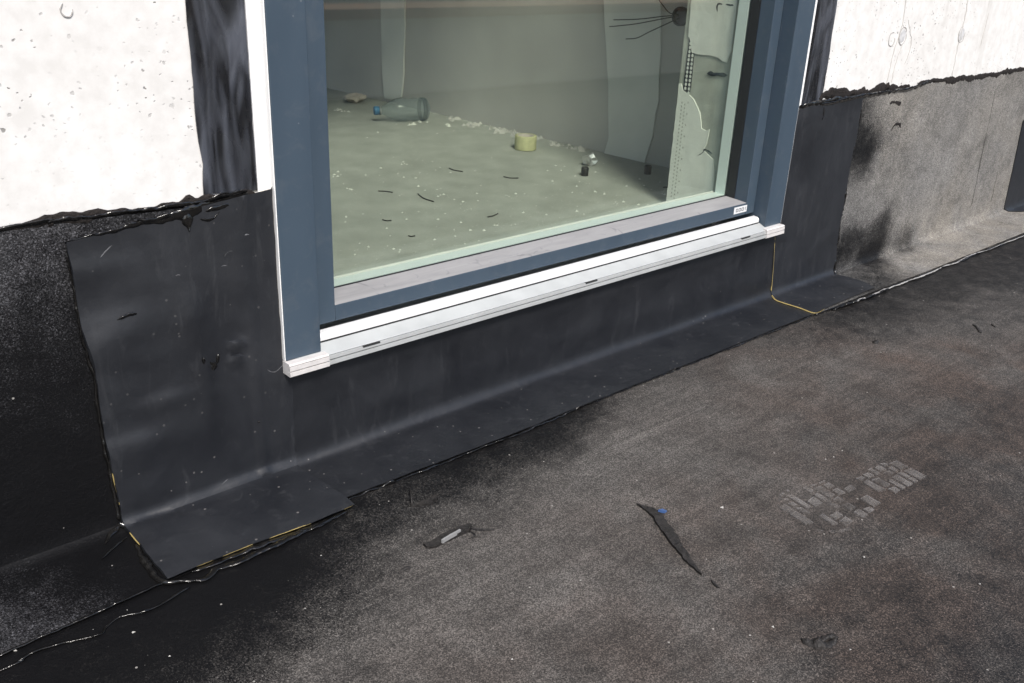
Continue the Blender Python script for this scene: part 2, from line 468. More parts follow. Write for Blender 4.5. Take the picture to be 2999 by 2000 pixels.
M_REV = simple('raw jamb concrete', (.46, .475, .44), .9, 0, .2, 25, .15, 70, .4, .003)
M_REVP = simple('white jamb plaster', (.80, .81, .78), .85, 0, .2, 30, .06, 90, .35, .003)
M_DARK = simple('dark plastic', (.035, .04, .055), .5)
M_WIRE = simple('black cable', (.012, .012, .013), .5)
M_PARA = simple('parapet render', (.55, .52, .50), .9, 0, .2, 4, .08)
M_WOOD = simple('parapet coping', (.30, .16, .10), .7, 0, .3, 12, .2)
def pet_mat():
    M, nt, b = new_mat('clear bottle plastic'); nt.nodes.remove(b); out = nt.nodes['Material Output']
    tr = node(nt, 'ShaderNodeBsdfTransparent'); tr.inputs[0].default_value = (.90, .93, .95, 1)
    p = node(nt, 'ShaderNodeBsdfPrincipled'); p.inputs['Base Color'].default_value = (.30, .34, .35, 1); p.inputs['Roughness'].default_value = .15
    mx = node(nt, 'ShaderNodeMixShader'); mx.inputs[0].default_value = .3
    nt.links.new(tr.outputs[0], mx.inputs[1]); nt.links.new(p.outputs[0], mx.inputs[2]); nt.links.new(mx.outputs[0], out.inputs[0]); return M
M_PET = pet_mat()
M_BCAP = simple('blue bottle cap', (.05, .16, .30), .4)
M_TROLL = simple('masking tape', (.46, .45, .27), .7, 0, .3, 60, .1)
M_PAPER = simple('crumpled paper', (.42, .38, .35), .9, 0, .2, 60, .15)
M_FOIL = simple('crumpled foil', (.6, .6, .6), .3, .8)
M_CRUMB = simple('plaster crumbs', (.60, .60, .57), .9)
M_GRIT = simple('pale grit', (.40, .39, .37), .9)
M_SCRAP = simple('rubber scrap', (.017, .015, .014), .6, 0, .4, 160, .6, 140, .8, .004)
M_BLUECHIP = simple('blue foil chip', (.05, .10, .24), .4)
M_PALE = simple('pale grey', (.24, .24, .24), .5)

# ------------------------------------------------------------------ setting: roof deck
def shep(ctrl, sig):
    A = np.array([[c[0], c[1]] for c in ctrl]); V = np.array([c[2] for c in ctrl])
    def f(x, y):
        d2 = ((A - np.array([x, y])) ** 2).sum(1); w = np.exp(-d2 / (2 * sig * sig)) + 1e-6 / (d2 + 1e-3)
        return float((w * V).sum() / w.sum())
    return f
def shep_grid(ctrl, sig, X, Y):
    num = np.zeros_like(X); den = np.zeros_like(X)
    for c in ctrl:
        d2 = (X - c[0]) ** 2 + (Y - c[1]) ** 2; w = np.exp(-d2 / (2 * sig * sig)) + 1e-6 / (d2 + 1e-3)
        num += w * c[2]; den += w
    return num / den
ROOF_SPRAY = [(480, 1730, 1.10), (560, 1760, 1.10), (700, 1680, 1.15), (850, 1600, 1.10), (1000, 1530, 0.95), (1100, 1480, 0.75), (900, 1700, 0.95),
    (750, 1800, 0.95), (560, 1880, 0.95), (300, 1900, 1.00), (100, 1985, 0.95), (400, 1990, 0.85), (650, 1950, 0.65), (850, 1850, 0.62), (1000, 1750, 0.48), (1060, 1650, 0.55),
    (1150, 1600, 0.35), (1200, 1500, 0.66), (1250, 1420, 0.88), (1350, 1370, 0.92), (1450, 1320, 0.95), (1550, 1270, 0.95), (1650, 1235, 0.85), (1750, 1190, 0.75), (1900, 1130, 0.50),
    (2050, 1070, 0.45), (2200, 1010, 0.42), (2330, 960, 0.50), (1600, 1310, 0.68), (1500, 1400, 0.50), (1400, 1480, 0.36), (1350, 1560, 0.18), (1650, 1400, 0.05), (1800, 1300, 0.00), (1900, 1220, 0.02),
    (2000, 1180, 0.06), (2200, 1100, 0.16), (2300, 1080, 0.18), (1800, 1500, 0.06), (1600, 1600, 0.10), (1300, 1700, 0.20), (1500, 1800, 0.15), (1200, 1850, 0.22), (1000, 1900, 0.30), (900, 1990, 0.30),
    (1300, 1990, 0.20), (1700, 1900, 0.24), (1900, 1700, 0.22), (2000, 1990, 0.28), (2100, 1850, 0.30), (2100, 1600, 0.25), (2200, 1400, 0.30), (2000, 1400, 0.10), (2400, 1300, 0.34), (2300, 1700, 0.42),
    (2500, 1900, 0.48), (2600, 1600, 0.44), (2800, 1800, 0.52), (2950, 1950, 0.58), (2800, 1400, 0.48), (2950, 1500, 0.52), (2600, 1200, 0.36), (2900, 1200, 0.46), (2700, 1050, 0.22), (2500, 1050, 0.20),
    (2450, 930, 0.72), (2550, 890, 0.75), (2700, 850, 0.72), (2850, 800, 0.72), (2980, 750, 0.72), (2600, 960, 0.50), (2800, 920, 0.50), (2970, 900, 0.50), (2420, 990, 0.45), (2800, 1010, 0.30), (2980, 1000, 0.36)]
ROOF_DIRT_SHADE = [(480, 1730, 0), (1100, 1480, 0), (1700, 1300, .05), (1300, 1700, .1), (1700, 1700, .3), (2000, 1300, .2), (2300, 1150, .6), (2200, 1500, .7), (2600, 1300, 1), (2500, 1700, 1),
    (2900, 1100, 1), (2700, 900, .2), (2900, 1800, 1.1), (2100, 1900, .9), (1600, 1950, .7), (1000, 1950, .2), (2650, 1900, 1.1), (600, 1900, .0)]  # brown soiling; lower-right values also paint in the dimmer light there
def fl2(c, z=ZF):
    p = on_z(c[0], c[1], z); return (p.x, p.y, c[2])
def axis(lo, hi, step, far):
    core = list(np.arange(lo, hi + 1e-6, step)); ext = [.1, .4, 1.2, 4, 12, far]
    return np.array([lo - e for e in ext[::-1]] + core + [core[-1] + e for e in ext])
gx = axis(-.3, 4.6, .016, 40); gy = axis(-.35, 1.26, .016, 40)
gy = gy[gy < 1.9]; gy = np.append(gy[gy < 1.262], [1.266, 41.])
X, Y = np.meshgrid(gx, gy)
Zd = np.full_like(X, ZF)
for j in range(X.shape[0]):
    for i in range(X.shape[1]):
        x, y = X[j, i], Y[j, i]
        if -.3 < x < 4.6 and -.4 < y < 1.1: Zd[j, i] += .0016 * N3(x, y, 0, 5, 3) + .0006 * N3(x, y, 0, 22, 4)
nx = len(gx)
faces = [(j * nx + i, j * nx + i + 1, (j + 1) * nx + i + 1, (j + 1) * nx + i) for j in range(len(gy) - 1) for i in range(nx - 1)]
roof = mesh('roof_deck', list(zip(X.ravel(), Y.ravel(), Zd.ravel())), faces, M_ROOF, None, True)
tag(roof, 'grey-brown mineral-surfaced bitumen roof deck with black overspray', 'roof', kind='structure')
for an, ctrl, sig in (('spray', ROOF_SPRAY, .055), ('tint_map', ROOF_DIRT_SHADE, .12)):
    at = roof.data.attributes.new(an, 'FLOAT', 'POINT')
    at.data.foreach_set('value', shep_grid([fl2(c) for c in ctrl], sig, X, Y).ravel().astype(np.float32))

# ------------------------------------------------------------------ setting: room behind the glass
ZR = .19
XR = 1.925            # jamb face
box('room_floor', -4.5, 2.6, 1.392, 6.5, .02, ZR, M_SCREED, None, 0)['kind'] = 'structure'
box('room_ceiling', -4.5, 2.6, 1.54, 6.5, 2.55, 2.75, M_PLAST, None, 0)['kind'] = 'structure'
PA, PB = Vector((2.27, 1.545, ZR)), Vector((1.985, 4.9, ZR))
pdir = (PB - PA).normalized(); pn = Vector((-pdir.y, pdir.x, 0)); pn = pn if pn.x < 0 else -pn
part = empty('partition_wall', PA)
tag(part, 'grey rendered partition wall of the bare room seen through the glass', 'wall')
c4 = [PA, PB, PB - pn * .12, PA - pn * .12]
mesh('wall_body', [v for v in c4] + [v + Vector((0, 0, 2.36)) for v in c4], [(3, 2, 1, 0), (4, 5, 6, 7), (0, 1, 5, 4), (1, 2, 6, 5), (2, 3, 7, 6), (3, 0, 4, 7)], M_PART, part)
def pmap(u, v, off): return PA + pdir * u + Vector((0, 0, v)) + pn * off
def puv(px, py):
    q = on_plane(px, py, PA, pn) - PA; return (q.dot(pdir), q.z)
def puvd(px, py, d):
    q = on_plane(px, py, PA + pn * d, pn) - PA; return (q.dot(pdir), q.z)
s1 = [puv(*q) for q in [(1188, -60), (1188, 120), (1182, 240), (1178, 284), (1150, 290), (1128, 286), (1122, 200), (1118, 0), (1118, -60)]]
patch('plaster_strip', s1, pmap, .006, .006, M_PLAST, .03, .004, 20, None, 3, part)
s2 = [puv(*q) for q in [(1938, -60), (1936, 150), (1930, 300), (1912, 400), (1888, 478), (1830, 470), (1772, 452), (1786, 400), (1784, 250), (1776, 100), (1768, -60)]]
patch('plaster_strip', s2, pmap, .006, .006, M_PLAST, .03, .004, 20, None, 4, part)

# ------------------------------------------------------------------ concrete wall with the window opening
XL = .69; ZTOP = 2.3; SILLB = .170
facade = empty('concrete_wall', (0, YC, 0))
tag(facade, 'pale exposed concrete wall with air holes around the window', 'wall')
YI = 1.54
def wallbox(n, x0, x1, z0, z1): return box(n, x0, x1, YC + .0005, YI, z0, z1, M_CONC, facade, 0)
def pier(x0, x1, xin, y0, y1):   # rebated pier: the frame sits in the outer step, the jamb face is further in
    P2 = [(x0, y0), (xin, y0), (xin, 1.391), (x1, 1.391), (x1, y1), (x0, y1)]
    n = 6; z0, z1 = ZF - .05, 2.8
    bm = bmesh.new(); vv = [bm.verts.new((a, b, z0)) for a, b in P2] + [bm.verts.new((a, b, z1)) for a, b in P2]
    for i in range(n): bm.faces.new((vv[i], vv[(i + 1) % n], vv[n + (i + 1) % n], vv[n + i]))
    bm.faces.new(vv[:n]); bm.faces.new(vv[n:]); bmesh.ops.recalc_face_normals(bm, faces=bm.faces[:])
    me = bpy.data.meshes.new('wall_pier'); bm.to_mesh(me); bm.free(); return link('wall_pier', me, M_CONC, facade)
pier(-6, XL + .02, .6560, YC + .0005, YI)
pier(9, XR, 2.0115, YC + .0005, YI)
box('wall_base', .6562, 2.0112, YC + .0005, 1.390, ZF - .05, SILLB, M_CONC, facade, 0)
wallbox('lintel', XL + .0205, XR - .0005, ZTOP, 2.8)
def disc(name, c, r, h, mat, parent, ry=1.0, n=28, seed=0):
    v, f = [], []
    for k in range(n):
        a = 2 * math.pi * k / n; rr = r * (1 + .06 * N3(math.cos(a), math.sin(a), 0, 2, seed))
        v.append(c + Vector((rr * math.cos(a), 0, rr * ry * math.sin(a)))); 
    for k in range(n):
        a = 2 * math.pi * k / n; v.append(c + Vector((r * .93 * math.cos(a), -h, r * .93 * ry * math.sin(a))))
    v.append(c + Vector((0, -h * .6, 0)))
    for k in range(n):
        f.append((k, (k + 1) % n, n + (k + 1) % n, n + k)); f.append((n + k, n + (k + 1) % n, 2 * n))
    return mesh(name, v, f, mat, parent, True)
for i, (px, py, r) in enumerate([(2644, 105, .018), (2612, 115, .014), (2817, 100, .018), (195, 30, .007)]):
    pc = on_y(px, py, YC)
    if i in (0, 2): disc('tie_plug', pc, r * .8, .0002, M_TIE, facade, 1.15, seed=i)
    ring = []
    for k in range(40):
        a_ = 2 * math.pi * k / 40; rr = r * (1.05 + .10 * N3(math.cos(a_), math.sin(a_), i, 1.5, 3))
        ring.append((pc.x + rr * math.cos(a_), pc.z + rr * 1.15 * math.sin(a_)))
    bead('tie_ring', ring[4 + i * 3:] + ring[:2], .0022, .0006, M_RING, lambda u, v, off: Vector((u, YC - off, v)), .0004, 70 + i, .9, 140, .004, facade)

for k, (pts, w) in enumerate([([(2655, -20), (2648, 40), (2640, 80), (2618, 150), (2604, 210), (2596, 246)], .0022), ([(2642, 130), (2622, 190), (2610, 244)], .0016), ([(2838, -20), (2826, 50), (2812, 110), (2800, 160), (2788, 225)], .0024), ([(2660, 60), (2668, 130), (2648, 190)], .0014), ([(2895, 40), (2870, 140)], .0012)]):
    bead('water_streak', [(lambda q: (q.x, q.z))(on_y(a_, b_, YC)) for a_, b_ in pts], w, .0003, M_STREAK, lambda u, v, off: Vector((u, YC - off, v)), .0004, 80 + k, .9, 60, .006, facade, .004, 5)
# jamb seen through the glass
jamb = empty('window_jamb', (XR, 1.45, ZR))
tag(jamb, 'half-plastered window jamb with perforated corner bead behind the glass', 'jamb')
def jmap(u, v, off): return Vector((XR - off, u, v))
def juv(px, py):
    d = ray(px, py); t = XR / d[0]; return (d[1] * t, d[2] * t + CAM_H)
box('jamb_face', XR - .002, XR + .001, 1.392, YI + .001, ZR, ZTOP, M_REV, jamb, 0)
up = [(1.40, 1.3)] + [juv(*q) for q in [(2150, 110), (2146, 150), (2138, 165), (2133, 182), (2118, 178), (2108, 168), (2095, 164), (2070, 161), (2040, 156), (2028, 152), (2026, 120), (2022, 108), (2018, 108)]] + [(YI, 1.3)]
patch('plaster_patch', up, jmap, .0045, .004, M_REVP, .012, .002, 60, None, 5, jamb)
lp = [juv(*q) for q in [(1998, 246), (2004, 262), (2018, 275), (2034, 290), (2048, 315), (2055, 345), (2056, 375), (2070, 382), (2081, 378), (2078, 395), (2072, 420), (2062, 440), (2080, 456), (2092, 468), (2094, 500), (2092, 545), (2090, 600)]]
lp = [(min(u, YI - .0005), v) for u, v in lp]
lp = [(YI, lp[0][1])] + lp + [(1.40, ZR + .002), (YI, ZR + .002)]
lp = [q for q in lp if q[1] > ZR]
patch('plaster_patch', lp, jmap, .0045, .004, M_REVP, .012, .002, 60, None, 6, jamb)
cb = [juv(*q) for q in [(2022, 108), (2041, 108), (2033, 180), (2026, 250), (2019, 285), (2010, 276), (2003, 258)]]
cbo = patch('corner_bead', [(min(u, YI), v) for u, v in cb], jmap, .0036, .003, M_DARK, .01, 0, 60, None, 7, jamb)
hv, hf = [], []
z = 0
for px0, py0, px1, py1 in ((2027, 115, 2009, 270), (2036, 120, 2019, 278)):
    for k in range(13):
        t = (k + (.5 if px0 == 2036 else 0)) / 13; u, v = juv(px0 + (px1 - px0) * t, py0 + (py1 - py0) * t); u = min(u, YI - .003)
        b0 = len(hv)
        for a in range(8): hv.append(jmap(u + .0036 * math.cos(a * math.pi / 4), v + .0042 * math.sin(a * math.pi / 4), .0044))
        hf.append(tuple(range(b0, b0 + 8)))
o = mesh('bead_hole', hv, hf, M_REVP, jamb); o['kind'] = 'stuff'; o.parent = cbo; o.matrix_parent_inverse = Matrix.Identity(4)
dv, df = [], []
for c in range(3):
    for k in range(26):
        t_ = (k + .5 * (c % 2)) / 26; u, v = juv(2001 + c * 9 + (1968 - 2001) * t_, 300 + (585 - 300) * t_); u = min(u, YI - .002)
        if c == 2 and k % 3: continue
        b0 = len(dv)
        for a in range(6): dv.append(jmap(u + .0022 * math.cos(a * math.pi / 3), v + .0028 * math.sin(a * math.pi / 3), .0049))
        df.append(tuple(range(b0, b0 + 6)))
o = mesh('dimple_shade', dv, df, M_REV, jamb); o['kind'] = 'stuff'  # flat darker dots painting the shade of the bead's dimples
def jamb_mark(pts, w, seed):
    return bead('mortar_crack', [juv(*q) for q in pts], w, .001, M_DARK, jmap, .004, seed, .8, 120, .003, jamb)
jamb_mark([(2074, 214), (2090, 217), (2110, 220), (2132, 221)], [.010, .007, .006], 1)
jamb_mark([(2045, 455), (2062, 446), (2066, 436), (2088, 448)], [.003, .004, .003], 2)
jamb_mark([(2105, 40), (2106, 12), (2135, 14), (2158, 16)], [.003, .004, .003], 3)

# ------------------------------------------------------------------ window
YP, YS, YG = 1.25, 1.288, 1.351
win = empty('fixed_window', (1.33, YS, .2))
tag(win, 'tall blue-grey metal framed window with tinted glass', 'window')
box('frame_post', .6574, .7207, YP, 1.365, .1985, ZTOP, M_BLUE, win, .002)
box('frame_post', 1.944, 2.0097, YP, 1.365, .1985, ZTOP, M_BLUE, win, .002)
box('frame_head', .7207, 1.944, YP, 1.365, ZTOP - .07, ZTOP, M_BLUE, win, .002)
sl = box('sash_stile', .7215, .7722, YS, 1.3495, .227, ZTOP - .071, M_BLUE, win, .0015)
sr = box('sash_stile', 1.9100, 1.9432, YS, 1.3495, .227, ZTOP - .071, M_BLUE, win, .0015)
sb = box('sash_rail', .7726, 1.9096, YS + .0006, 1.3495, .2268, .2548, M_BLUE, win, .0012)
extrude_x('rail_ledge', [(YS + .001, .2549), (YS + .001, .2556), (1.3500, .2590), (1.3500, .2549)], .7728, 1.9094, M_LEDGE, win)
box('gasket', 1.9078, 1.9099, 1.3245, 1.3502, .2585, ZTOP - .072, M_GASK, win, .0005)
box('gasket', .7723, .7740, 1.3245, 1.3502, .2585, ZTOP - .072, M_GASK, win, .0005)
box('gasket', .7742, 1.9076, 1.3478, 1.3502, .2592, .2612, M_GASK, win, .0004)
box('glass_pane', .765, 1.916, YG, YG + .004, .250, ZTOP - .065, M_GLASS, win, 0)
box('glass_pane', .765, 1.916, YG + .032, YG + .036, .250, ZTOP - .065, M_GLASS, win, 0)
box('spacer_bar', 1.9085, 1.915, YG + .0042, YG + .0318, .258, ZTOP - .075, M_SPACER, win, 0)
box('spacer_bar', .766, .7735, YG + .0042, YG + .0318, .258, ZTOP - .075, M_SPACER, win, 0)
box('spacer_bar', .7737, 1.9083, YG + .0042, YG + .0318, .2505, .2608, M_SPACER, win, 0)
box('glazing_bead', .7737, 1.9083, YG + .0365, YG + .040, .2505, .2620, M_WHITE, win, 0)
# white jointing foil on both outer sides
for x0, x1 in ((.6362, .6562), (2.0115, 2.0375)):
    box('joint_foil', x0, x1, 1.2635, 1.2675, .4705, ZTOP, M_TAPE, win, 0)
box('frame_edge', .6556, .6573, 1.2512, 1.2634, .1990, ZTOP, M_WHITE, win, .0004)
box('frame_edge', 2.0098, 2.0112, 1.2512, 1.2634, .1990, ZTOP, M_WHITE, win, .0004)
# product sticker on the lower rail
a = on_y(2152, 602, YS); bq = on_y(2184, 628, YS)
st = box('sticker', a.x, bq.x, YS - .0004, YS + .0004, .2345, .2505, M_STICK, win, 0)
iv, jf = [], []
def ink(x0, x1, z0, z1):
    k = len(iv); iv.extend([(x0, YS - .0006, z0), (x1, YS - .0006, z0), (x1, YS - .0006, z1), (x0, YS - .0006, z1)]); jf.append((k, k + 1, k + 2, k + 3))
w = bq.x - a.x
for c0 in (.14, .36, .58):
    x0 = a.x + c0 * w; x1 = x0 + .17 * w; t = .0016
    ink(x0, x1, .2465 - t, .2465); ink(x0, x1, .2385, .2385 + t)
    ink(x0, x0 + t * 1.3, .2401, .2449); ink(x1 - t * 1.3, x1, .2401, .2449)
ink(a.x + .86 * w, a.x + .90 * w, .2385, .2465)
o = mesh('sticker_print', iv, jf, M_INK, win); o.parent = st; o.matrix_parent_inverse = Matrix.Identity(4)

# ------------------------------------------------------------------ sill / threshold profile below the window
sill = empty('window_sill', (1.33, 1.25, .17))
tag(sill, 'bright aluminium threshold sill with drainage slots under the window', 'sill')
X0, X1 = .7212, 1.9435
rail = [(1.2868, .2078), (1.2868, .2190), (1.2835, .2204)]
for k in range(7):
    t = k / 6 * math.pi / 2; rail.append((1.275 - .0075 * math.sin(t), .2125 + .0072 * math.cos(t)))
rail += [(1.2675, .2082), (1.2688, .2078)]
extrude_x('rail', rail, X0 + .0008, X1 - .003, M_RAIL, sill)
plate = [(1.30, .2050), (1.2668, .2050), (1.2420, .1946), (1.2412, .1935), (1.2436, .1932), (1.2436, .1922), (1.2386, .1920), (1.2385, .1864), (1.2470, .1862), (1.2470, .1841), (1.2372, .1839), (1.2372, .1776), (1.2385, .1766), (1.30, .1766)]
extrude_x('base_plate', plate, .6760, 1.9920, M_ALU, sill)
extrude_x('groove', [(1.2672, .2053), (1.2672, .2077), (1.2850, .2077), (1.2850, .2053)], X0 + .001, X1 - .004, M_GROOVE, sill)
for x0, x1 in ((.6550, .7265), (1.9330, 2.0060)):
    cp = [(1.29, .1982), (1.2378, .1976), (1.2356, .1948), (1.2400, .1945), (1.2400, .1934), (1.2350, .1931), (1.2350, .1862), (1.2400, .1860), (1.2400, .1842), (1.2346, .1839), (1.2346, .1770), (1.2358, .1760), (1.29, .1760)]
    extrude_x('end_cap', cp, x0, x1, M_CAP, sill)
for px0, px1, py in ((1062, 1112, 1006), (1715, 1748, 822), (2172, 2196, 692)):
    qa, qb = on_y(px0, py, 1.2395), on_y(px1, py, 1.2395)
    box('drain_slot', qa.x, qb.x, 1.2376, 1.2440, .1908, .1934, M_GROOVE, sill, 0)

# ------------------------------------------------------------------ bitumen upstand sheets (granulated)
ULS = [(-.1, .45, .1), (.1, .45, .12), (.22, .44, .22), (.3, .46, .28), (.40, .45, .5), (.5, .46, .45), (.15, .36, .42), (.3, .36, .55), (.2, .28, .62), (.3, .25, .75), (.36, .3, .75), (.1, .2, .7), (.25, .15, .85), (.3, .08, 1.0),
       (.1, .08, 1.0), (.2, .02, 1.1), (.35, .0, 1.1), (.3, -.04, .8), (.2, -.04, .62), (.15, -.08, .45), (.25, -.1, .7), (.16, -.13, .28), (.2, -.16, .4), (.35, -.1, 1.0), (.45, -.14, 1.1), (-.3, .2, .5), (-.2, -.1, .3)]
wls = lambda L: [(*ws((a, b)), c) for a, b, c in L]
URS = wls([(2560, 300, .3), (2530, 350, 0.94), (2580, 350, .35), (2540, 430, 1.02), (2620, 420, .35), (2520, 500, 0.77), (2580, 500, .25), (2500, 560, .15), (2560, 580, .05), (2490, 650, .3), (2480, 700, 0.94), (2560, 690, 0.72), (2640, 660, .2), (2470, 760, 1.07), (2560, 740, 1.02), (2640, 710, 0.72), (2720, 680, .2),
           (2540, 800, 0.77), (2480, 790, .2), (2600, 800, 0.77), (2650, 800, .25), (2650, 760, .0), (2750, 720, .0), (2850, 680, .0), (2750, 760, .0), (2900, 650, .0), (2700, 300, .12), (2800, 400, .1), (2900, 300, .2), (2700, 550, .12), (2850, 550, .1), (2950, 450, .15), (2620, 260, .2), (2990, 240, .25)])
URD = wls([(2560, 300, .2), (2700, 500, .2), (2900, 400, .4), (2640, 340, .8), (2750, 740, 1.2), (2850, 690, 1.2), (2650, 760, 1), (2950, 640, 1.2), (2900, 560, .5), (2500, 700, 0)])
bl = [ws(('w', -.8, .479)), ws((0, 668)), ws((300, 628)), ws((560, 592)), ws((745, 562)), ('w', .62, 0)[1:3]]
bl = [(-.8, .479), ws((0, 668)), ws((300, 628)), ws((560, 592)), ws((740, 563)), (.64, .2), (.64, -.13), ws((700, 1615)), ws((492, 1702)), ws((300, 1785)), ws((0, 1915)), (-.8, -.178)]
def dispL(x, s): return .0010 * N3(x, s, 0, 9, 21) + .0005 * N3(x, s, 0, 40, 22)
o = patch('bitumen_upstand', bl, U, .003, .003, M_UPL, .014, .0012, 60, dispL, 11, attrs={'spray': shep([(a, b, c + (.16 if c < .35 else (.13 if c < .9 else 0))) for a, b, c in ULS], .055), 'tint_map': lambda x, y: 0.0})
tag(o, 'black-sprayed granulated bitumen upstand on the concrete at the left edge', 'roof membrane', 'granulated upstand sheets')
brr = [(2.0, .478), ws((2400, 290)), ws((2560, 268)), ws((2700, 246)), ws((2999, 196)), (6, .482), (6, -.145), ws((2999, 681)), ws((2850, 740)), ws((2700, 799)), ws((2560, 852)), ws((2387, 919)), (2.0, -.14)]
o = patch('bitumen_upstand', brr, U, .003, .003, M_UP, .018, .0012, 60, dispL, 12, attrs={'spray': shep(URS, .045), 'tint_map': shep(URD, .1)})
up_r = o
tag(o, 'light grey granulated bitumen upstand right of the window with black smudges', 'roof membrane', 'granulated upstand sheets')

# ------------------------------------------------------------------ rubber flashing sheets
def crease_bulge(s, a=.0030): return a * math.exp(-((s - .002) / .008) ** 2)
def dispC(x, s):
    d = .0016 * (N3(x, s * 2.5, 0, 5, 31) + .5) + .0012 * N3(x * .5, s, 0, 18, 32) + crease_bulge(s) * (1 + .8 * N3(x, 0, 0, 4, 5))
    d += .0035 * math.exp(-((s - .15 - .01 * N3(x, 0, 0, 3, 8)) / .018) ** 2) * (.7 + .5 * N3(x, 1, 0, 2.2, 7))
    d += .003 * math.exp(-((s - .06 - .008 * N3(x, 3, 0, 2, 8)) / .02) ** 2) * (.6 + .5 * N3(x, 1, 4, 2.2, 7))
    return max(-.001, d)
co = [(.60, .1955), (2.06, .1955), (2.06, -.05)] + [ws(q) for q in [(2384, 918), (2240, 975), (2100, 1031), (1900, 1110), (1700, 1189), (1555, 1249), (1426, 1299), (1250, 1366), (1010, 1459)]] + [(.60, -.155)]
center = patch('rubber_flashing', co, U, .0048, .0025, M_RUB, .010, .0012, 55, dispC, 13)
tag(center, 'long black rubber flashing strip running under the aluminium sill', 'flashing', 'black rubber flashings')
BUMPS = [(ws((694, 1018)), .010, .008, .0060), (ws((690, 1058)), .010, .009, .0050), (ws((692, 1038)), .012, .006, -.003), (ws((688, 985)), .010, .012, -.003), (ws((600, 1100)), .012, .07, .0030), (ws((480, 1180)), .05, .012, .0024), (ws((560, 950)), .02, .05, .003), (ws((330, 1000)), .05, .02, .003), (ws((700, 820)), .012, .08, .0022),
         (ws((300, 800)), .06, .018, .0025), (ws((320, 900)), .07, .016, -.002), (ws((300, 1060)), .03, .03, .0028), (ws((450, 1290)), .06, .02, .002)]
XRIDGE = ws((757, 1200))[0]
def dispP(x, s):
    d = .0030 * (N3(x, s, 0, 7, 41) + .35) + .0016 * N3(x, s * .6, 0, 20, 42) + crease_bulge(s, .0030) * (1 + 1.2 * N3(x, 0, 0, 14, 6))
    d += .0036 * N3(x * .35, s, 0, 26, 44) * math.exp(-max(0, x - .42) / .05)
    for (bx, bs), rx, rs, a in BUMPS: d += 1.4 * a * math.exp(-((x - bx) / rx) ** 2 - ((s - bs) / rs) ** 2)
    if s > 0: d += .0035 * math.exp(-((x - XRIDGE - .003 * N3(s, 0, 0, 6, 2)) / .006) ** 2) * (1 if s < .3 else .5)
    return max(-.001, d)
lo = [ws(q) for q in [(194, 713), (204, 770), (216, 830), (239, 973), (275, 1083), (292, 1193), (313, 1320), (340, 1440), (351, 1488), (356, 1530), (378, 1561), (411, 1601), (450, 1650), (490, 1697), (574, 1661), (741, 1594), (909, 1534), (1000, 1496), (1034, 1480), (1010, 1459), (950, 1420), (885, 1380), (868, 1364)]]
lo += [(.6700, .14), (.6700, .1950), (.6548, .1950), (.6548, .4745)] + [ws(q) for q in [(792, 560), (730, 576), (600, 606), (430, 650), (300, 688)]]
left = patch('rubber_flashing', lo, U, .0088, .0038, M_RUB2, .008, .0010, 60, dispP, 14)
tag(left, 'wide wrinkled black rubber patch left of the window with tar-smeared top', 'flashing', 'black rubber flashings')
def dispR(x, s): return max(-.001, .0014 * (N3(x, s, 0, 8, 51) + .4) + .0008 * N3(x, s * .4, 0, 20, 52) + crease_bulge(s, .0018))
ro = [(2.02, .462)] + [(2.02, .19)] + [ws(q) for q in [(2266, 690), (2262, 770), (2257, 850), (2259, 868), (2275, 882), (2340, 903), (2384, 918), (2440, 893), (2500, 868), (2560, 843), (2530, 826), (2480, 812), (2440, 804), (2447, 760), (2455, 680), (2470, 600), (2490, 480), (2508, 400), (2525, 287), (2440, 300), (2345, 314)]]
right = patch('rubber_flashing', ro, U, .0072, .0025, M_RUB2, .010, .0008, 60, dispR, 15)
tag(right, 'narrow smooth black rubber patch right of the window with pale yellow edge', 'flashing', 'black rubber flashings')
fx = ws((2944, 600))[0]
fo = [(ws((2998, 352))[0], ws((2998, 352))[1]), ws((2975, 460)), ws((2944, 600)), ws((2942, 612)), ws((2952, 619)), ws((2999, 619)), (fx + .9, -.05), (fx + .9, .45)]
fr = patch('rubber_flashing', fo, U, .0060, .0025, M_RUB, .016, .0008, 60, dispR, 16)
tag(fr, 'black rubber patch cut off by the right edge of the picture', 'flashing', 'black rubber flashings')
M_SCUFF = simple('pale scuff', (.10, .102, .108), .8, 0, .3, 120, .4)
for k, (pts, w) in enumerate([([(706, 702), (716, 697), (724, 696)], .0030), ([(656, 758), (664, 746), (676, 743)], .0022), ([(645, 784), (652, 782), (660, 783)], .0034), ([(292, 758), (308, 740), (328, 722)], .0018), ([(512, 812), (520, 808), (526, 810)], .003), ([(735, 758), (740, 760)], .003), ([(645, 1425), (655, 1415), (666, 1406)], .0026), ([(780, 1085), (800, 1092), (828, 1072)], .002)]):
    o = bead('scuff_mark', [ws(q) for q in pts], w, .0004, M_SCUFF, lambda u, v, off: U(u, v, off + dispP(u, v)), .0089, 100 + k, .9, 160, .002); o.parent = left
# pale yellow foil showing along cut edges
def yedge(par, pts, off, w=.0016):
    w *= .75
    o = bead('yellow_edge', [ws(q) for q in pts], w, .0006, M_YEL, U, off, 3, .2, 40, .004, None, .0003, 5)
    o.parent = par; return o
yedge(right, [(2267, 692), (2263, 770), (2257, 850), (2259, 868), (2275, 882), (2340, 903), (2384, 918), (2412, 906)], .0085)
yedge(left, [(574, 1661), (650, 1630), (741, 1594)], .0090, .0022); yedge(left, [(780, 1580), (850, 1555), (909, 1534)], .0090, .0022); yedge(left, [(985, 1501), (1010, 1491), (1034, 1480)], .0090, .002)
yedge(left, [(378, 1561), (394, 1580), (408, 1597)], .0090, .002); yedge(left, [(322, 1350), (333, 1410), (345, 1455), (349, 1480)], .0090, .0016); yedge(left, [(725, 576), (760, 568), (792, 560)], .0090, .0018)

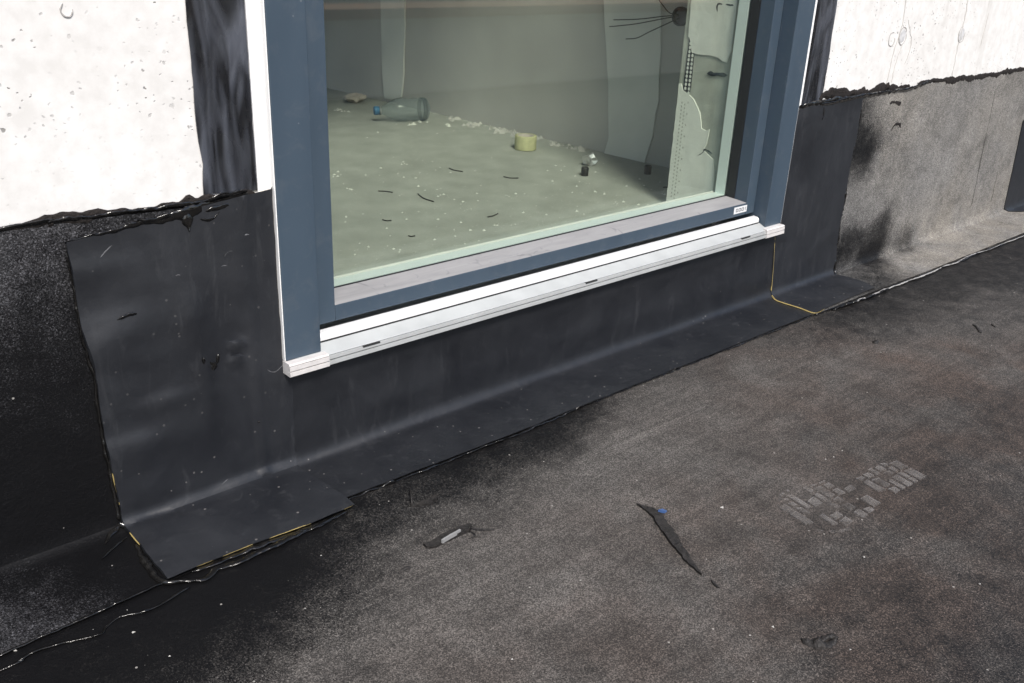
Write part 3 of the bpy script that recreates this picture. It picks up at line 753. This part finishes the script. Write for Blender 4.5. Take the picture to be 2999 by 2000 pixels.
# ------------------------------------------------------------------ black coating strips beside the frame
def wmap(u, v, off): return Vector((u, YC - off, v))
def wuv(px, py): p = on_y(px, py, YC); return (p.x, p.z)
for pts, lab, sd_ in (([(540, 0), (560, 180), (575, 380), (592, 480), (595, 568), (690, 560), (753, 556)], 'glossy black brushed coating strip on the concrete left of the window', 1),
                      ([(2392, 0), (2372, 120), (2352, 250), (2338, 312), (2400, 302), (2408, 270), (2425, 170), (2450, 0)], 'narrow glossy black coating strip on the concrete right of the window', 2)):
    L = [wuv(*q) for q in pts]
    if sd_ == 1: L = [(wuv(540, 0)[0], 2.3)] + L + [(.6360, wuv(753, 556)[1]), (.6360, 2.3)]
    else:
        L = [(2.0380, 2.3), (2.0380, wuv(2338, 312)[1])] + L[4:] + [(wuv(2450, 0)[0] - .002, 2.3)]
    o = patch('coating_strip', L, wmap, .0022, .002, M_COAT, .012, .0014, 60, lambda x, z: .0012 * N3(x * 4, z * .6, 0, 22, 61), 17 + sd_)
    tag(o, lab, 'coating', 'black coating strips beside the frame')

# ------------------------------------------------------------------ bitumen sealant smears
def sealant(label, runs, mat=M_BIT, group='black sealant smears'):
    o0 = None
    if len(runs) == 1:
        o0 = bead('sealant_smear', *runs[0]); tag(o0, label, 'sealant', group); return o0
    p0 = runs[0][0][0]; e = empty('sealant_smear', U(p0[0], p0[1], 0)); tag(e, label, 'sealant', group)
    for r in runs:
        b_ = bead('smear', *r); b_.parent = e; b_.matrix_parent_inverse = Matrix.Translation(-e.location)
    return e
def run(pts, w, h, off=.005, seed=0, lump=.45, mat=M_BIT, lf=60): return ([ws(q) for q in pts], w, h, mat, U, off, seed, lump, lf)
sealant('ragged black sealant line along the concrete left of the window', [
    run([('w', -.3, .480), (0, 664), (150, 642), (300, 622), (450, 603), (600, 583), (750, 560)], [.005, .007, .007, .009, .014, .018], .004, .002, 1, .9, M_BITM, 45),
    run([('w', -.3, .476), (0, 668), (150, 648), (300, 630), (450, 612), (600, 588), (700, 572)], [.004, .004, .005, .006], .006, .003, 2, .3)])
sealant('black sealant smear with a drip on top of the left rubber patch', [
    run([(190, 712), (260, 696), (330, 682), (390, 660), (440, 650), (500, 636), (560, 618), (640, 592), (725, 570)], [.004, .006, .006, .009, .014, .022, .020, .014], .004, .007, 3, .7),
    run([(400, 652), (420, 658), (445, 652), (490, 640), (520, 632)], [.004, .006, .005], .008, .009, 4, .5),
    run([(540, 630), (548, 652), (552, 668), (553, 682)], [.040, .026, .014, .013], .007, .009, 5, .25),
    run([(585, 646), (610, 648), (630, 636), (640, 625)], [.007, .006, .004], .006, .009, 6, .4),
    run([(600, 622), (640, 612), (670, 606), (692, 612), (703, 628)], [.010, .008, .005, .003], .004, .009, 7, .5),
    run([(600, 596), (650, 582), (700, 570), (720, 566)], [.006, .004, .006], .008, .010, 8, .5)])
sealant('thin black sealant bead down the left edge of the wrinkled patch', [
    run([(196, 730), (212, 830), (228, 910), (239, 980), (262, 1060), (275, 1095), (288, 1193), (308, 1320), (330, 1410), (346, 1490), (350, 1525)], [.002, .004, .002, .004, .003, .004, .006, .006], .003, .004, 9, .8, M_BIT, 80)])
sealant('splayed black sealant blob where the left patch meets the roof', [
    run([(352, 1538), (335, 1555), (318, 1578), (312, 1592)], [.014, .010, .006], .006, .004, 10, .9),
    run([(372, 1572), (345, 1590), (322, 1612), (300, 1636)], [.008, .005, .007, .005], .005, .004, 11, .8),
    run([(352, 1492), (365, 1476), (378, 1462), (386, 1452)], [.006, .010, .012, .006], .004, .009, 12, .9),
    run([(345, 1534), (365, 1540), (378, 1546)], [.014, .018, .010], .006, .008, 13, .6)])
sealant('thick black sealant edge around the flap of the left rubber patch', [
    run([(395, 1590), (425, 1640), (450, 1680), (480, 1700), (520, 1702), (590, 1698), (622, 1680), (640, 1660), (700, 1645), (740, 1626), (800, 1600), (860, 1570), (930, 1540), (980, 1512), (1020, 1492)], [.008, .014, .010, .008, .012, .010, .012, .010, .008], .006, .003, 14, .5),
    run([(560, 1672), (620, 1650), (690, 1622), (760, 1594), (860, 1560), (950, 1527), (985, 1512)], [.012, .014, .014, .010], .003, .004, 15, .4)])
sealant('wavy double sealant seam on the roof in the bottom left corner', [
    run([('w', -.1, -.178), (0, 1916), (120, 1864), (250, 1808), (380, 1750), (492, 1703), (560, 1704)], [.004, .005, .005, .006, .006], .005, .003, 16, .35),
    run([('w', -.1, -.20), (0, 1962), (60, 1930), (110, 1904), (190, 1880), (290, 1857), (310, 1838), (350, 1805), (420, 1790), (480, 1765), (520, 1738), (560, 1716)], [.004, .005, .004, .005, .004, .008], .005, .001, 17, .5)])
sealant('thin uneven black sealant line along the foot of the long strip', [
    run([(1012, 1462), (1100, 1428), (1250, 1371), (1340, 1338), (1426, 1303), (1440, 1300), (1560, 1252), (1700, 1192), (1850, 1133), (2000, 1073), (2150, 1014), (2300, 955), (2384, 920)], [.004, .006, .005, .007, .005, .006, .005, .006, .005], .0045, .002, 18, .9, M_BIT, 50)])
sealant('shiny black sealant seam beside the pale lap at the right', [
    run([(2390, 918), (2450, 898), (2520, 875), (2600, 842), (2700, 804), (2800, 766), (2900, 726), (2999, 688), ('w', 3.75, -.150), ('w', 5, -.15)], [.006, .010, .012, .008, .007, .006, .006], .006, .002, 19, .5),
    run([(2440, 906), (2480, 893), (2530, 874), (2570, 860), (2600, 846)], [.006, .008, .008, .005], .007, .004, 20, 1.0, M_BIT, 110)])
o = bead('glint_line', [ws(q) for q in [(2462, 899), (2490, 890), (2520, 876), (2545, 868), (2570, 857), (2600, 845), (2640, 830), (2700, 808), (2735, 795), (2760, 781), (2800, 770), (2830, 752), (2870, 738), (2900, 730), (2940, 712), (2999, 690), ('w', 3.9, -.152)]], [.0045, .006, .004, .003, .0025, .003, .0025, .003, .003], .0022, M_GLINT, U, .0062, 77, .9, 110, .004)  # pale bead painted in for the highlight on the glossy sealant
tag(o, 'thin pale line painted as the glint along the seam at the right', 'painted highlight')
sealant('crusty black sealant band under the concrete right of the window', [
    run([(2404, 284), (2440, 268), (2500, 270), (2540, 265), (2600, 254), (2640, 252), (2670, 250)], [.018, .026, .020, .018, .024, .020, .010], .004, .002, 21, .7, M_BITM),
    run([(2340, 312), (2400, 304), (2450, 295), (2520, 284), (2600, 270), (2660, 262), (2720, 240)], [.012, .012, .008, .006, .006, .005], .006, .007, 22, .6),
    run([(2400, 308), (2430, 306), (2470, 296), (2540, 282)], [.006, .008, .006], .007, .009, 23, .5),
    run([(2680, 256), (2720, 236), (2770, 232), (2800, 231), (2850, 225), (2920, 214), (2999, 200), ('w', 3.6, .482), ('w', 5, .482)], [.012, .018, .010, .006, .005, .005, .005], .003, .003, 24, .7, M_BITM, 90),
    run([(2411, 316), (2410, 330), (2408, 344)], [.007, .005, .003], .005, .008, 25, .4), run([(2408, 346), (2406, 353)], [.004, .006], .005, .008, 26, .4)])
sealant('thin black sealant bead down the edge between rubber and grey upstand', [
    run([(2524, 292), (2508, 402), (2490, 482), (2470, 605), (2457, 680), (2449, 745), (2442, 800), (2438, 806)], [.004, .004, .006, .008, .005, .009, .006], .004, .005, 27, .8, M_BIT, 90),
    run([(2442, 806), (2482, 814), (2530, 828)], [.005, .004, .005], .004, .004, 28, .8)])
for k, pts in enumerate([[(2918, 262), (2905, 330), (2885, 420), (2865, 520), (2848, 600)], [(2925, 500), (2912, 560), (2905, 590)]]):
    o = bead('hairline_crack', [ws(q) for q in pts], .0011, .0003, M_BITM, U, .0036, 90 + k, .6, 60, .005, up_r, .002, 5)
for k, (pts, lab) in enumerate([([(2610, 300), (2625, 296), (2640, 300), (2632, 306)], 'upper of two ragged tar marks on the light grey upstand'), ([(2614, 382), (2620, 368), (2636, 362), (2640, 372)], 'lower of two ragged tar marks on the light grey upstand')]):
    o = bead('tar_mark', [ws(q) for q in pts], .008, .0015, M_BITM, U, .0036, 95 + k, .9, 160, .003); tag(o, lab, 'tar mark', 'tar marks on the grey upstand')
for i, (pts, w, lab) in enumerate([([(590, 1055), (592, 1075)], .006, 'leftmost of three tiny glossy tar marks low on the wrinkled patch'), ([(612, 1066), (622, 1075), (620, 1092)], .010, 'middle and largest of three tiny glossy tar marks on the wrinkled patch'),
                                ([(636, 1040), (635, 1070)], .005, 'rightmost of three tiny glossy tar marks low on the wrinkled patch'), ([(340, 945), (352, 940), (378, 928), (398, 925)], .005, 'faint tar smear in the upper left of the wrinkled patch'),
                                ([(752, 1238), (758, 1241)], .006, 'round tar dot on the wrinkled patch below the sill end')]):
    o = bead('sealant_spot', [ws(q) for q in pts], w, .004, M_BIT, lambda u, v, off: U(u, v, off + dispP(u, v)), .0088, 40 + i, .6, 140, .002); tag(o, lab, 'sealant', 'tar spots on the wrinkled patch')

# ------------------------------------------------------------------ parapet opposite (mirrored in the glass)
par = empty('parapet', (2, -1.8, 0)); tag(par, 'low pale parapet with timber coping on the far side of the roof', 'parapet')
pa, pb = Vector((-9, -2.35, ZF - .04)), Vector((13, -.75, ZF - .04))
pd = (pb - pa).normalized(); pnn = Vector((pd.y, -pd.x, 0))
def slab(name, h0, h1, d0, d1, mat):
    c = [pa + pnn * d0, pb + pnn * d0, pb + pnn * d1, pa + pnn * d1]
    return mesh(name, [v + Vector((0, 0, h0)) for v in c] + [v + Vector((0, 0, h1)) for v in c], [(0, 1, 2, 3), (7, 6, 5, 4), (0, 4, 5, 1), (1, 5, 6, 2), (2, 6, 7, 3), (3, 7, 4, 0)], mat, par)
slab('parapet_wall', 0, .42, 0, .25, M_PARA); slab('coping', .4205, .47, -.03, .28, M_WOOD)

# ------------------------------------------------------------------ things in the room
jb = on_plane(1992, 48, PA + pn * .01, pn)
box_e = empty('junction_box', jb); tag(box_e, 'round dark junction box with loose cables on the partition wall', 'junction box')
v, f = [], []
nseg = 20
for d, r in ((.0, .026), (.012, .026), (.012, .022), (.004, .020)):
    for k in range(nseg):
        a_ = 2 * math.pi * k / nseg; v.append(jb + pdir * r * math.cos(a_) + Vector((0, 0, r * 1.0 * math.sin(a_))) + pn * (d - .008))
for j in range(3):
    for k in range(nseg): f.append((j * nseg + k, j * nseg + (k + 1) % nseg, (j + 1) * nseg + (k + 1) % nseg, (j + 1) * nseg + k))
f.append(tuple(range(3 * nseg, 4 * nseg)))
mesh('box_ring', v, f, M_DARK, box_e)
for pts in ([(1990, 44), (1940, 48), (1870, 56), (1797, 58)], [(1990, 46), (1940, 55), (1860, 70), (1785, 78)], [(1992, 52), (1960, 66), (1900, 94), (1865, 111), (1833, 114)], [(1990, 44), (1962, 38), (1945, 20), (1926, -5)]):
    P3 = [on_plane(px, py, PA + pn * (.004 + .035 * min(1, i / 2)), pn) for i, (px, py) in enumerate(pts)]
    tube('cable', P3, .0016, M_WIRE, box_e, 5, 5)

def lathe(name, prof, mat, parent, M4, seg=20, smooth=True):
    v, f = [], []
    for r, h in prof:
        for k in range(seg):
            a_ = 2 * math.pi * k / seg; v.append(M4 @ Vector((r * math.cos(a_), r * math.sin(a_), h)))
    for j in range(len(prof) - 1):
        for k in range(seg): f.append((j * seg + k, j * seg + (k + 1) % seg, (j + 1) * seg + (k + 1) % seg, (j + 1) * seg + k))
    return mesh(name, v, f, mat, parent, smooth)
b0, b1 = on_z(1098, 358, ZR), on_z(1255, 352, ZR)
bdir = (b1 - b0); blen = bdir.length; bdir.normalize()
bot = empty('plastic_bottle', b0); tag(bot, 'crumpled clear plastic bottle with blue cap lying on the room floor', 'bottle')
q = bdir.to_track_quat('Z', 'Y').to_matrix().to_4x4(); RB = .040
M4 = Matrix.Translation(b0 + Vector((0, 0, RB))) @ q
lathe('bottle_body', [(.012, .012), (.012, .022), (.018, .035), (.030, .055), (.039, .08), (.040, .11), (.036, .125), (.040, .14), (.037, .16), (.040, .18), (.040, blen - .03), (.036, blen - .008), (.02, blen), (.0, blen - .004)], M_PET, bot, M4)
lathe('bottle_cap', [(.0, -.002), (.014, -.002), (.015, .0), (.015, .014), (.0, .014)], M_BCAP, bot, M4)
lathe('neck_ring', [(.013, .016), (.016, .017), (.016, .020), (.013, .021)], M_PALE, bot, M4)
tp = on_z(1557, 442, ZR) + Vector((.0, .03, 0))
tr_ = empty('tape_roll', tp); tag(tr_, 'yellowish roll of masking tape standing on the room floor', 'tape')
MT = Matrix.Translation(tp)
lathe('tape_winding', [(.026, .001), (.034, .001), (.0345, .003), (.0345, .042), (.034, .044), (.026, .044)], M_TROLL, tr_, MT, 28)
lathe('cardboard_core', [(.0258, .001), (.0235, .001), (.0235, .044), (.0258, .044)], M_PAPER, tr_, MT, 24)
def crumple(name, c, r, mat, seed, flat=.6, sub=2):
    bm = bmesh.new(); bmesh.ops.create_icosphere(bm, subdivisions=sub, radius=1)
    for v_ in bm.verts:
        d = v_.co.copy(); k = 1 + .75 * N3(d.x, d.y, d.z, 2.1, seed) + .35 * N3(d.x, d.y, d.z, 5, seed)
        v_.co = Vector((d.x * r[0] * k, d.y * r[1] * k, max(-.75, d.z) * r[2] * k))
    lowz = min(v_.co.z for v_ in bm.verts)
    for v_ in bm.verts: v_.co = v_.co + c - Vector((0, 0, lowz))
    me = bpy.data.meshes.new(name); bm.to_mesh(me); bm.free(); return link(name, me, mat)
tag(crumple('paper_scrap', on_z(1042, 300, ZR), (.045, .03, .018), M_PAPER, 3), 'crumpled pale paper scrap on the floor near the plastic bottle', 'paper')
tag(crumple('foil_ball', on_z(1725, 484, ZR), (.020, .018, .020), M_FOIL, 9), 'shiny crumpled foil ball on the room floor', 'foil')
for (px, py), lab in (((1712, 514), 'short dark pipe stub on the floor in front of the foil ball'), ((1896, 509), 'short dark pipe stub on the floor nearest the window jamb')):
    c = on_z(px, py, ZR); e = empty('pipe_stub', c); tag(e, lab, 'pipe stub', 'dark pipe stubs on the room floor')
    lathe('stub_wall', [(.0105, 0), (.011, .022), (.0095, .025), (.0075, .024), (.0075, .004)], M_WIRE, e, Matrix.Translation(c), 14)
    lathe('stub_floor', [(.0075, .004), (.0, .004)], M_DARK, e, Matrix.Translation(c), 14)
wl = [([(1315, 492), (1330, 498), (1355, 502)], 'short black wire offcut lying behind the middle of the room floor'), ([(1224, 567), (1240, 580), (1270, 590)], 'bold curved black wire offcut in the middle of the room floor'),
      ([(1475, 517), (1495, 521), (1518, 521)], 'faint thin wire offcut in front of the tape roll'), ([(1108, 559), (1130, 560), (1150, 563)], 'thin straight wire offcut left of the curved black one'),
      ([(1428, 635), (1444, 632), (1458, 625)], 'short kinked wire offcut near the lower glass edge'), ([(1120, 643), (1132, 646), (1146, 645)], 'small wire offcut low beside the left sash stile'),
      ([(1942, 548), (1955, 548), (1968, 549)], 'short wire offcut beside the foot of the jamb'), ([(1196, 690), (1205, 692), (1215, 690)], 'tiny wire offcut nearest the bottom rail')]
for pts, lab in wl:
    o = tube('wire_offcut', [on_z(px, py, ZR + .002) for px, py in pts], .0016, M_WIRE, None, 5, 4); tag(o, lab, 'wire', 'wire offcuts on the room floor')
# uncountable crumbs and rubble
def crumbs(name, places, mat, label, cat):
    v, f = [], []
    for c, r in places:
        k = len(v); a_ = random.random() * 6.28
        for d in ((1, 0, 0), (-.5, .8, 0), (-.6, -.7, 0), (.1, .1, .8)):
            x, y = d[0] * math.cos(a_) - d[1] * math.sin(a_), d[0] * math.sin(a_) + d[1] * math.cos(a_)
            v.append(c + Vector((x * r * random.uniform(.6, 1.3), y * r * random.uniform(.5, 1.2), d[2] * r * .8)))
        f += [(k, k + 1, k + 3), (k + 1, k + 2, k + 3), (k + 2, k, k + 3), (k, k + 2, k + 1)]
    o = mesh(name, v, f, mat); tag(o, label, cat, kind='stuff'); return o
random.seed(3)
pl = []
for _ in range(420):
    px = random.uniform(985, 1965); lim = 300 + max(0, px - 960) * .205; py = lim + (random.random() ** .8) * (850 - (px - 985) * .24 - lim)
    pl.append((on_z(px, py, ZR), .0014 + .0045 * random.random() ** 4))
for px, py, r in ((1240, 358, .012), (1198, 368, .014), (1300, 368, .012), (990, 322, .012), (1008, 325, .01), (1185, 478, .006), (988, 515, .007), (1030, 552, .008), (1285, 573, .007)):
    for _ in range(4): pl.append((on_z(px + random.uniform(-14, 14), py + random.uniform(-4, 4), ZR), r * random.uniform(.4, 1)))
crumbs('plaster_crumbs', pl, M_CRUMB, 'white plaster crumbs scattered over the room floor', 'crumbs')
pl = []
for (px, py, n, sp) in ((1190, 292, 10, 20), (1260, 318, 14, 26), (1330, 345, 16, 30), (1390, 368, 22, 24), (1465, 380, 26, 26), (1500, 388, 12, 16), (1565, 398, 26, 28), (1640, 420, 14, 30), (1700, 440, 8, 20)):
    for _ in range(n):
        pl.append((on_z(px + random.gauss(0, sp * .6), py + random.gauss(0, 5), ZR), random.uniform(.006, .018)))
crumbs('mortar_rubble', pl, M_PART, 'grey mortar rubble along the foot of the partition wall', 'rubble')

# ------------------------------------------------------------------ litter on the roof
def fmapz(u, v, off): return Vector((u, v, ZF + off))
def fp(px, py): p = on_z(px, py, ZF); return (p.x, p.y)
def fp3(px, py, z=.003): p = on_z(px, py, ZF + z); return p
e = empty('rubber_scrap', fp3(1310, 1575)); tag(e, 'curled dark rubber strip with a narrow pale strip and thin tail', 'scrap')
sc = [fp(*q) for q in [(1240, 1598), (1262, 1592), (1300, 1572), (1350, 1548), (1372, 1540), (1382, 1545), (1376, 1556), (1340, 1574), (1300, 1592), (1275, 1606), (1250, 1608)]]
patch('strip', sc, fmapz, .0045, .0045, M_SCRAP, .006, .001, 120, lambda x, y: .004 * (N3(x, y, 0, 30, 3) + .5), 31, e)
ps = [fp(*q) for q in [(1292, 1597), (1318, 1581), (1346, 1566), (1350, 1568), (1322, 1584), (1297, 1599)]]
patch('pale_strip', ps, fmapz, .0105, .006, M_PALE, .006, .0005, 120, None, 32, e)  # narrow pale grey strip raised above the dark scrap
tube('tail', [fp3(1374, 1545, .004), fp3(1395, 1548, .006), fp3(1420, 1550, .004), fp3(1448, 1550, .002)], .0014, M_SCRAP, e, 5, 4)
tube('tail', [fp3(1376, 1554, .003), fp3(1392, 1566, .003), fp3(1380, 1574, .002)], .0012, M_SCRAP, e, 5, 4)
e = empty('membrane_offcut', fp3(1970, 1600)); tag(e, 'long pointed dark membrane sliver on the open roof', 'offcut')
sc = [fp(*q) for q in [(1866, 1480), (1890, 1490), (1915, 1494), (1938, 1512), (1968, 1555), (2000, 1602), (2030, 1650), (2052, 1685), (2038, 1676), (2005, 1645), (1970, 1605), (1940, 1562), (1915, 1522), (1895, 1500)]]
patch('sliver', sc, fmapz, .0035, .0035, M_SCRAP, .004, .0035, 110, lambda x, y: .002 * (N3(x, y, 0, 40, 5) + .4), 33, e)
sc2 = [fp(*q) for q in [(2082, 1702), (2090, 1706), (2106, 1724), (2098, 1722), (2088, 1712)]]
o = patch('membrane_offcut', sc2, fmapz, .003, .003, M_SCRAP, .005, .0006, 120, None, 34); tag(o, 'tiny dark chip just beyond the tip of the long sliver', 'offcut')
bc = [fp(*q) for q in [(1926, 1507), (1938, 1502), (1952, 1507), (1946, 1511), (1934, 1509)]]
o = patch('foil_chip', bc, fmapz, .009, .004, M_BLUECHIP, .004, .0004, 120, lambda x, y: .002 * N3(x, y, 0, 90, 5), 35); tag(o, 'small bright blue foil chip on the dark sliver', 'chip')
e = empty('wire_scrap', fp3(1210, 1475)); tag(e, 'thin hooked black scrap near the foot of the long flashing', 'scrap')
tube('stem', [fp3(1201, 1428, .004), fp3(1204, 1452, .010), fp3(1207, 1476, .003)], .0016, M_SCRAP, e, 5, 5)
patch('blade', [fp(*q) for q in [(1200, 1478), (1225, 1476), (1256, 1468), (1272, 1448), (1282, 1452), (1278, 1468), (1258, 1480), (1225, 1486), (1205, 1485)]], fmapz, .003, .003, M_SCRAP, .005, .0008, 120, lambda x, y: .003 * (N3(x, y, 0, 60, 7) + .3), 36, e)
e = empty('tar_crust', fp3(2400, 1880)); tag(e, 'lumpy dark crescent of tar crust on the roof at the lower right', 'crust')
bead('crust_ridge', [fp(*q) for q in [(2344, 1874), (2362, 1884), (2390, 1892), (2420, 1890), (2450, 1880)]], [.004, .010, .016, .016, .010], .007, M_SCRAP, fmapz, .0, 51, .8, 130, .002, e)
bead('crust_ridge', [fp(*q) for q in [(2398, 1882), (2420, 1874), (2436, 1869), (2455, 1873)]], [.004, .008, .008, .006], .006, M_SCRAP, fmapz, .001, 52, .8, 130, .002, e)
for i, (pts, w, lab) in enumerate([([(2556, 1000), (2562, 1004), (2572, 998)], .010, 'small dark crumb near the right end of the flashing'), ([(2850, 950), (2862, 962), (2874, 976)], .006, 'thin dark sliver near the right picture edge'),
                                   ([(2903, 948), (2914, 958)], .005, 'short dark sliver beside a longer one near the right edge'), ([(1212, 1588), (1222, 1592)], .008, 'dark crumb left of the curled rubber strip'),
                                   ([(1168, 1674), (1185, 1668), (1203, 1660)], .006, 'dark curved shaving on the black oversprayed roof'), ([(2834, 1533), (2846, 1528)], .006, 'dark crumb right of the boot print'), ([(2778, 1808), (2782, 1810)], .008, 'dark dot right of the tar crust')]):
    o = bead('tar_chip', [fp(*q) for q in pts], w, .004, M_SCRAP, fmapz, .0005, 60 + i, .7, 150, .002); tag(o, lab, 'chip', 'dark chips on the roof')
pl = []
for px, py, r in ((390, 1852, .0042), (45, 1904, .0042), (497, 1921, .0024), (545, 1676, .004), (2441, 1338, .003), (2466, 1320, .003), (2418, 1345, .003), (2115, 1486, .005), (2264, 1835, .004), (2196, 1860, .003), (2868, 1710, .004), (2530, 1631, .003), (2490, 1902, .003), (207, 1590, .0026), (218, 1622, .0022), (2425, 868, .004), (2318, 857, .0035), (940, 1627, .002), (1500, 1930, .003)):
    pl.append((on_z(px, py, ZF + .0062 if py < 900 else ZF + .0008), r))
for _ in range(150):
    px, py = random.uniform(0, 2999), random.uniform(1000, 2000)
    p = on_z(px, py, ZF)
    if p.y < 1.08: pl.append((p, .0006 + .0012 * random.random() ** 3))
crumbs('pale_grit', [(c_, r_ * .75) for c_, r_ in pl], M_GRIT, 'pale grit specks scattered on the dark roof', 'grit')

# ------------------------------------------------------------------ boot print
def print_mat():
    M, nt, b = new_mat('dry dust print'); out = nt.nodes['Material Output']; vec = coords(nt)
    b.inputs['Base Color'].default_value = (.24, .225, .215, 1); b.inputs['Roughness'].default_value = .95
    tr = node(nt, 'ShaderNodeBsdfTransparent'); mx = node(nt, 'ShaderNodeMixShader')
    n1 = tex_noise(nt, vec, 20, 4, .65); n2 = tex_noise(nt, vec, 420, 2, .6)
    fac = mth(nt, 'MULTIPLY', mapr(nt, n1, .34, .64, .09, .58), mapr(nt, n2, .3, .62, .30, 1))
    nt.links.new(fac, mx.inputs[0]); nt.links.new(tr.outputs[0], mx.inputs[1]); nt.links.new(b.outputs[0], mx.inputs[2]); nt.links.new(mx.outputs[0], out.inputs[0]); return M
toe, heel = Vector(fp(2318, 1525)), Vector(fp(2690, 1372))
ax = heel - toe; L = ax.length; ax.normalize(); ay = Vector((-ax.y, ax.x))
def half(t):   # half-width along the sole, t 0 (toe) .. 1 (heel)
    return L * float(np.interp(t, [0, .04, .12, .25, .40, .52, .62, .72, .85, .95, 1.0], [.03, .11, .165, .185, .175, .135, .105, .125, .14, .105, .03]))
M_PRINT = print_mat()
bp = empty('boot_print', (*((toe + heel) / 2), ZF)); tag(bp, 'dusty boot print with block tread on the dark roof', 'boot print')
def tread(poly, zz=.0030):
    v = [Vector((*(toe + ax * (t * L) + ay * s), ZF + zz)) for t, s in poly]
    mesh('tread_mark', v + [q - Vector((0, 0, .004)) for q in v], [(0, 1, 2, 3), (0, 4, 5, 1), (1, 5, 6, 2), (2, 6, 7, 3), (3, 7, 4, 0)], M_PRINT, bp)
random.seed(11)
t = .02; row = 0; GAP = .0032
while t < .99:
    dt = random.choice((.05, .065, .08)); h = half(t + dt / 2); s = -h + random.random() * .016
    if not (.51 < t < .56):
        while s < h - .006:
            wd = random.choice((.018, .024, .034, .040)); e1 = min(s + wd, h)
            if random.random() < .84 and e1 - s > .006:
                j = lambda: random.uniform(-.0026, .0026)
                tread([(t + .009, s + GAP + j()), (t + dt - .009, s + GAP + j()), (t + dt - .009, e1 - GAP + j()), (t + .009, e1 - GAP + j())])
            s += wd
    t += dt; row += 1
for sg in (-1, 1):   # outer rim of the sole
    for k in range(9):
        if random.random() < .25: continue
        t0 = .0 + k * .022; t1 = t0 + .018
        tread([(t0, sg * (half(t0) + .004)), (t1, sg * (half(t1) + .004)), (t1, sg * (half(t1) + .0075)), (t0, sg * (half(t0) + .0075))])
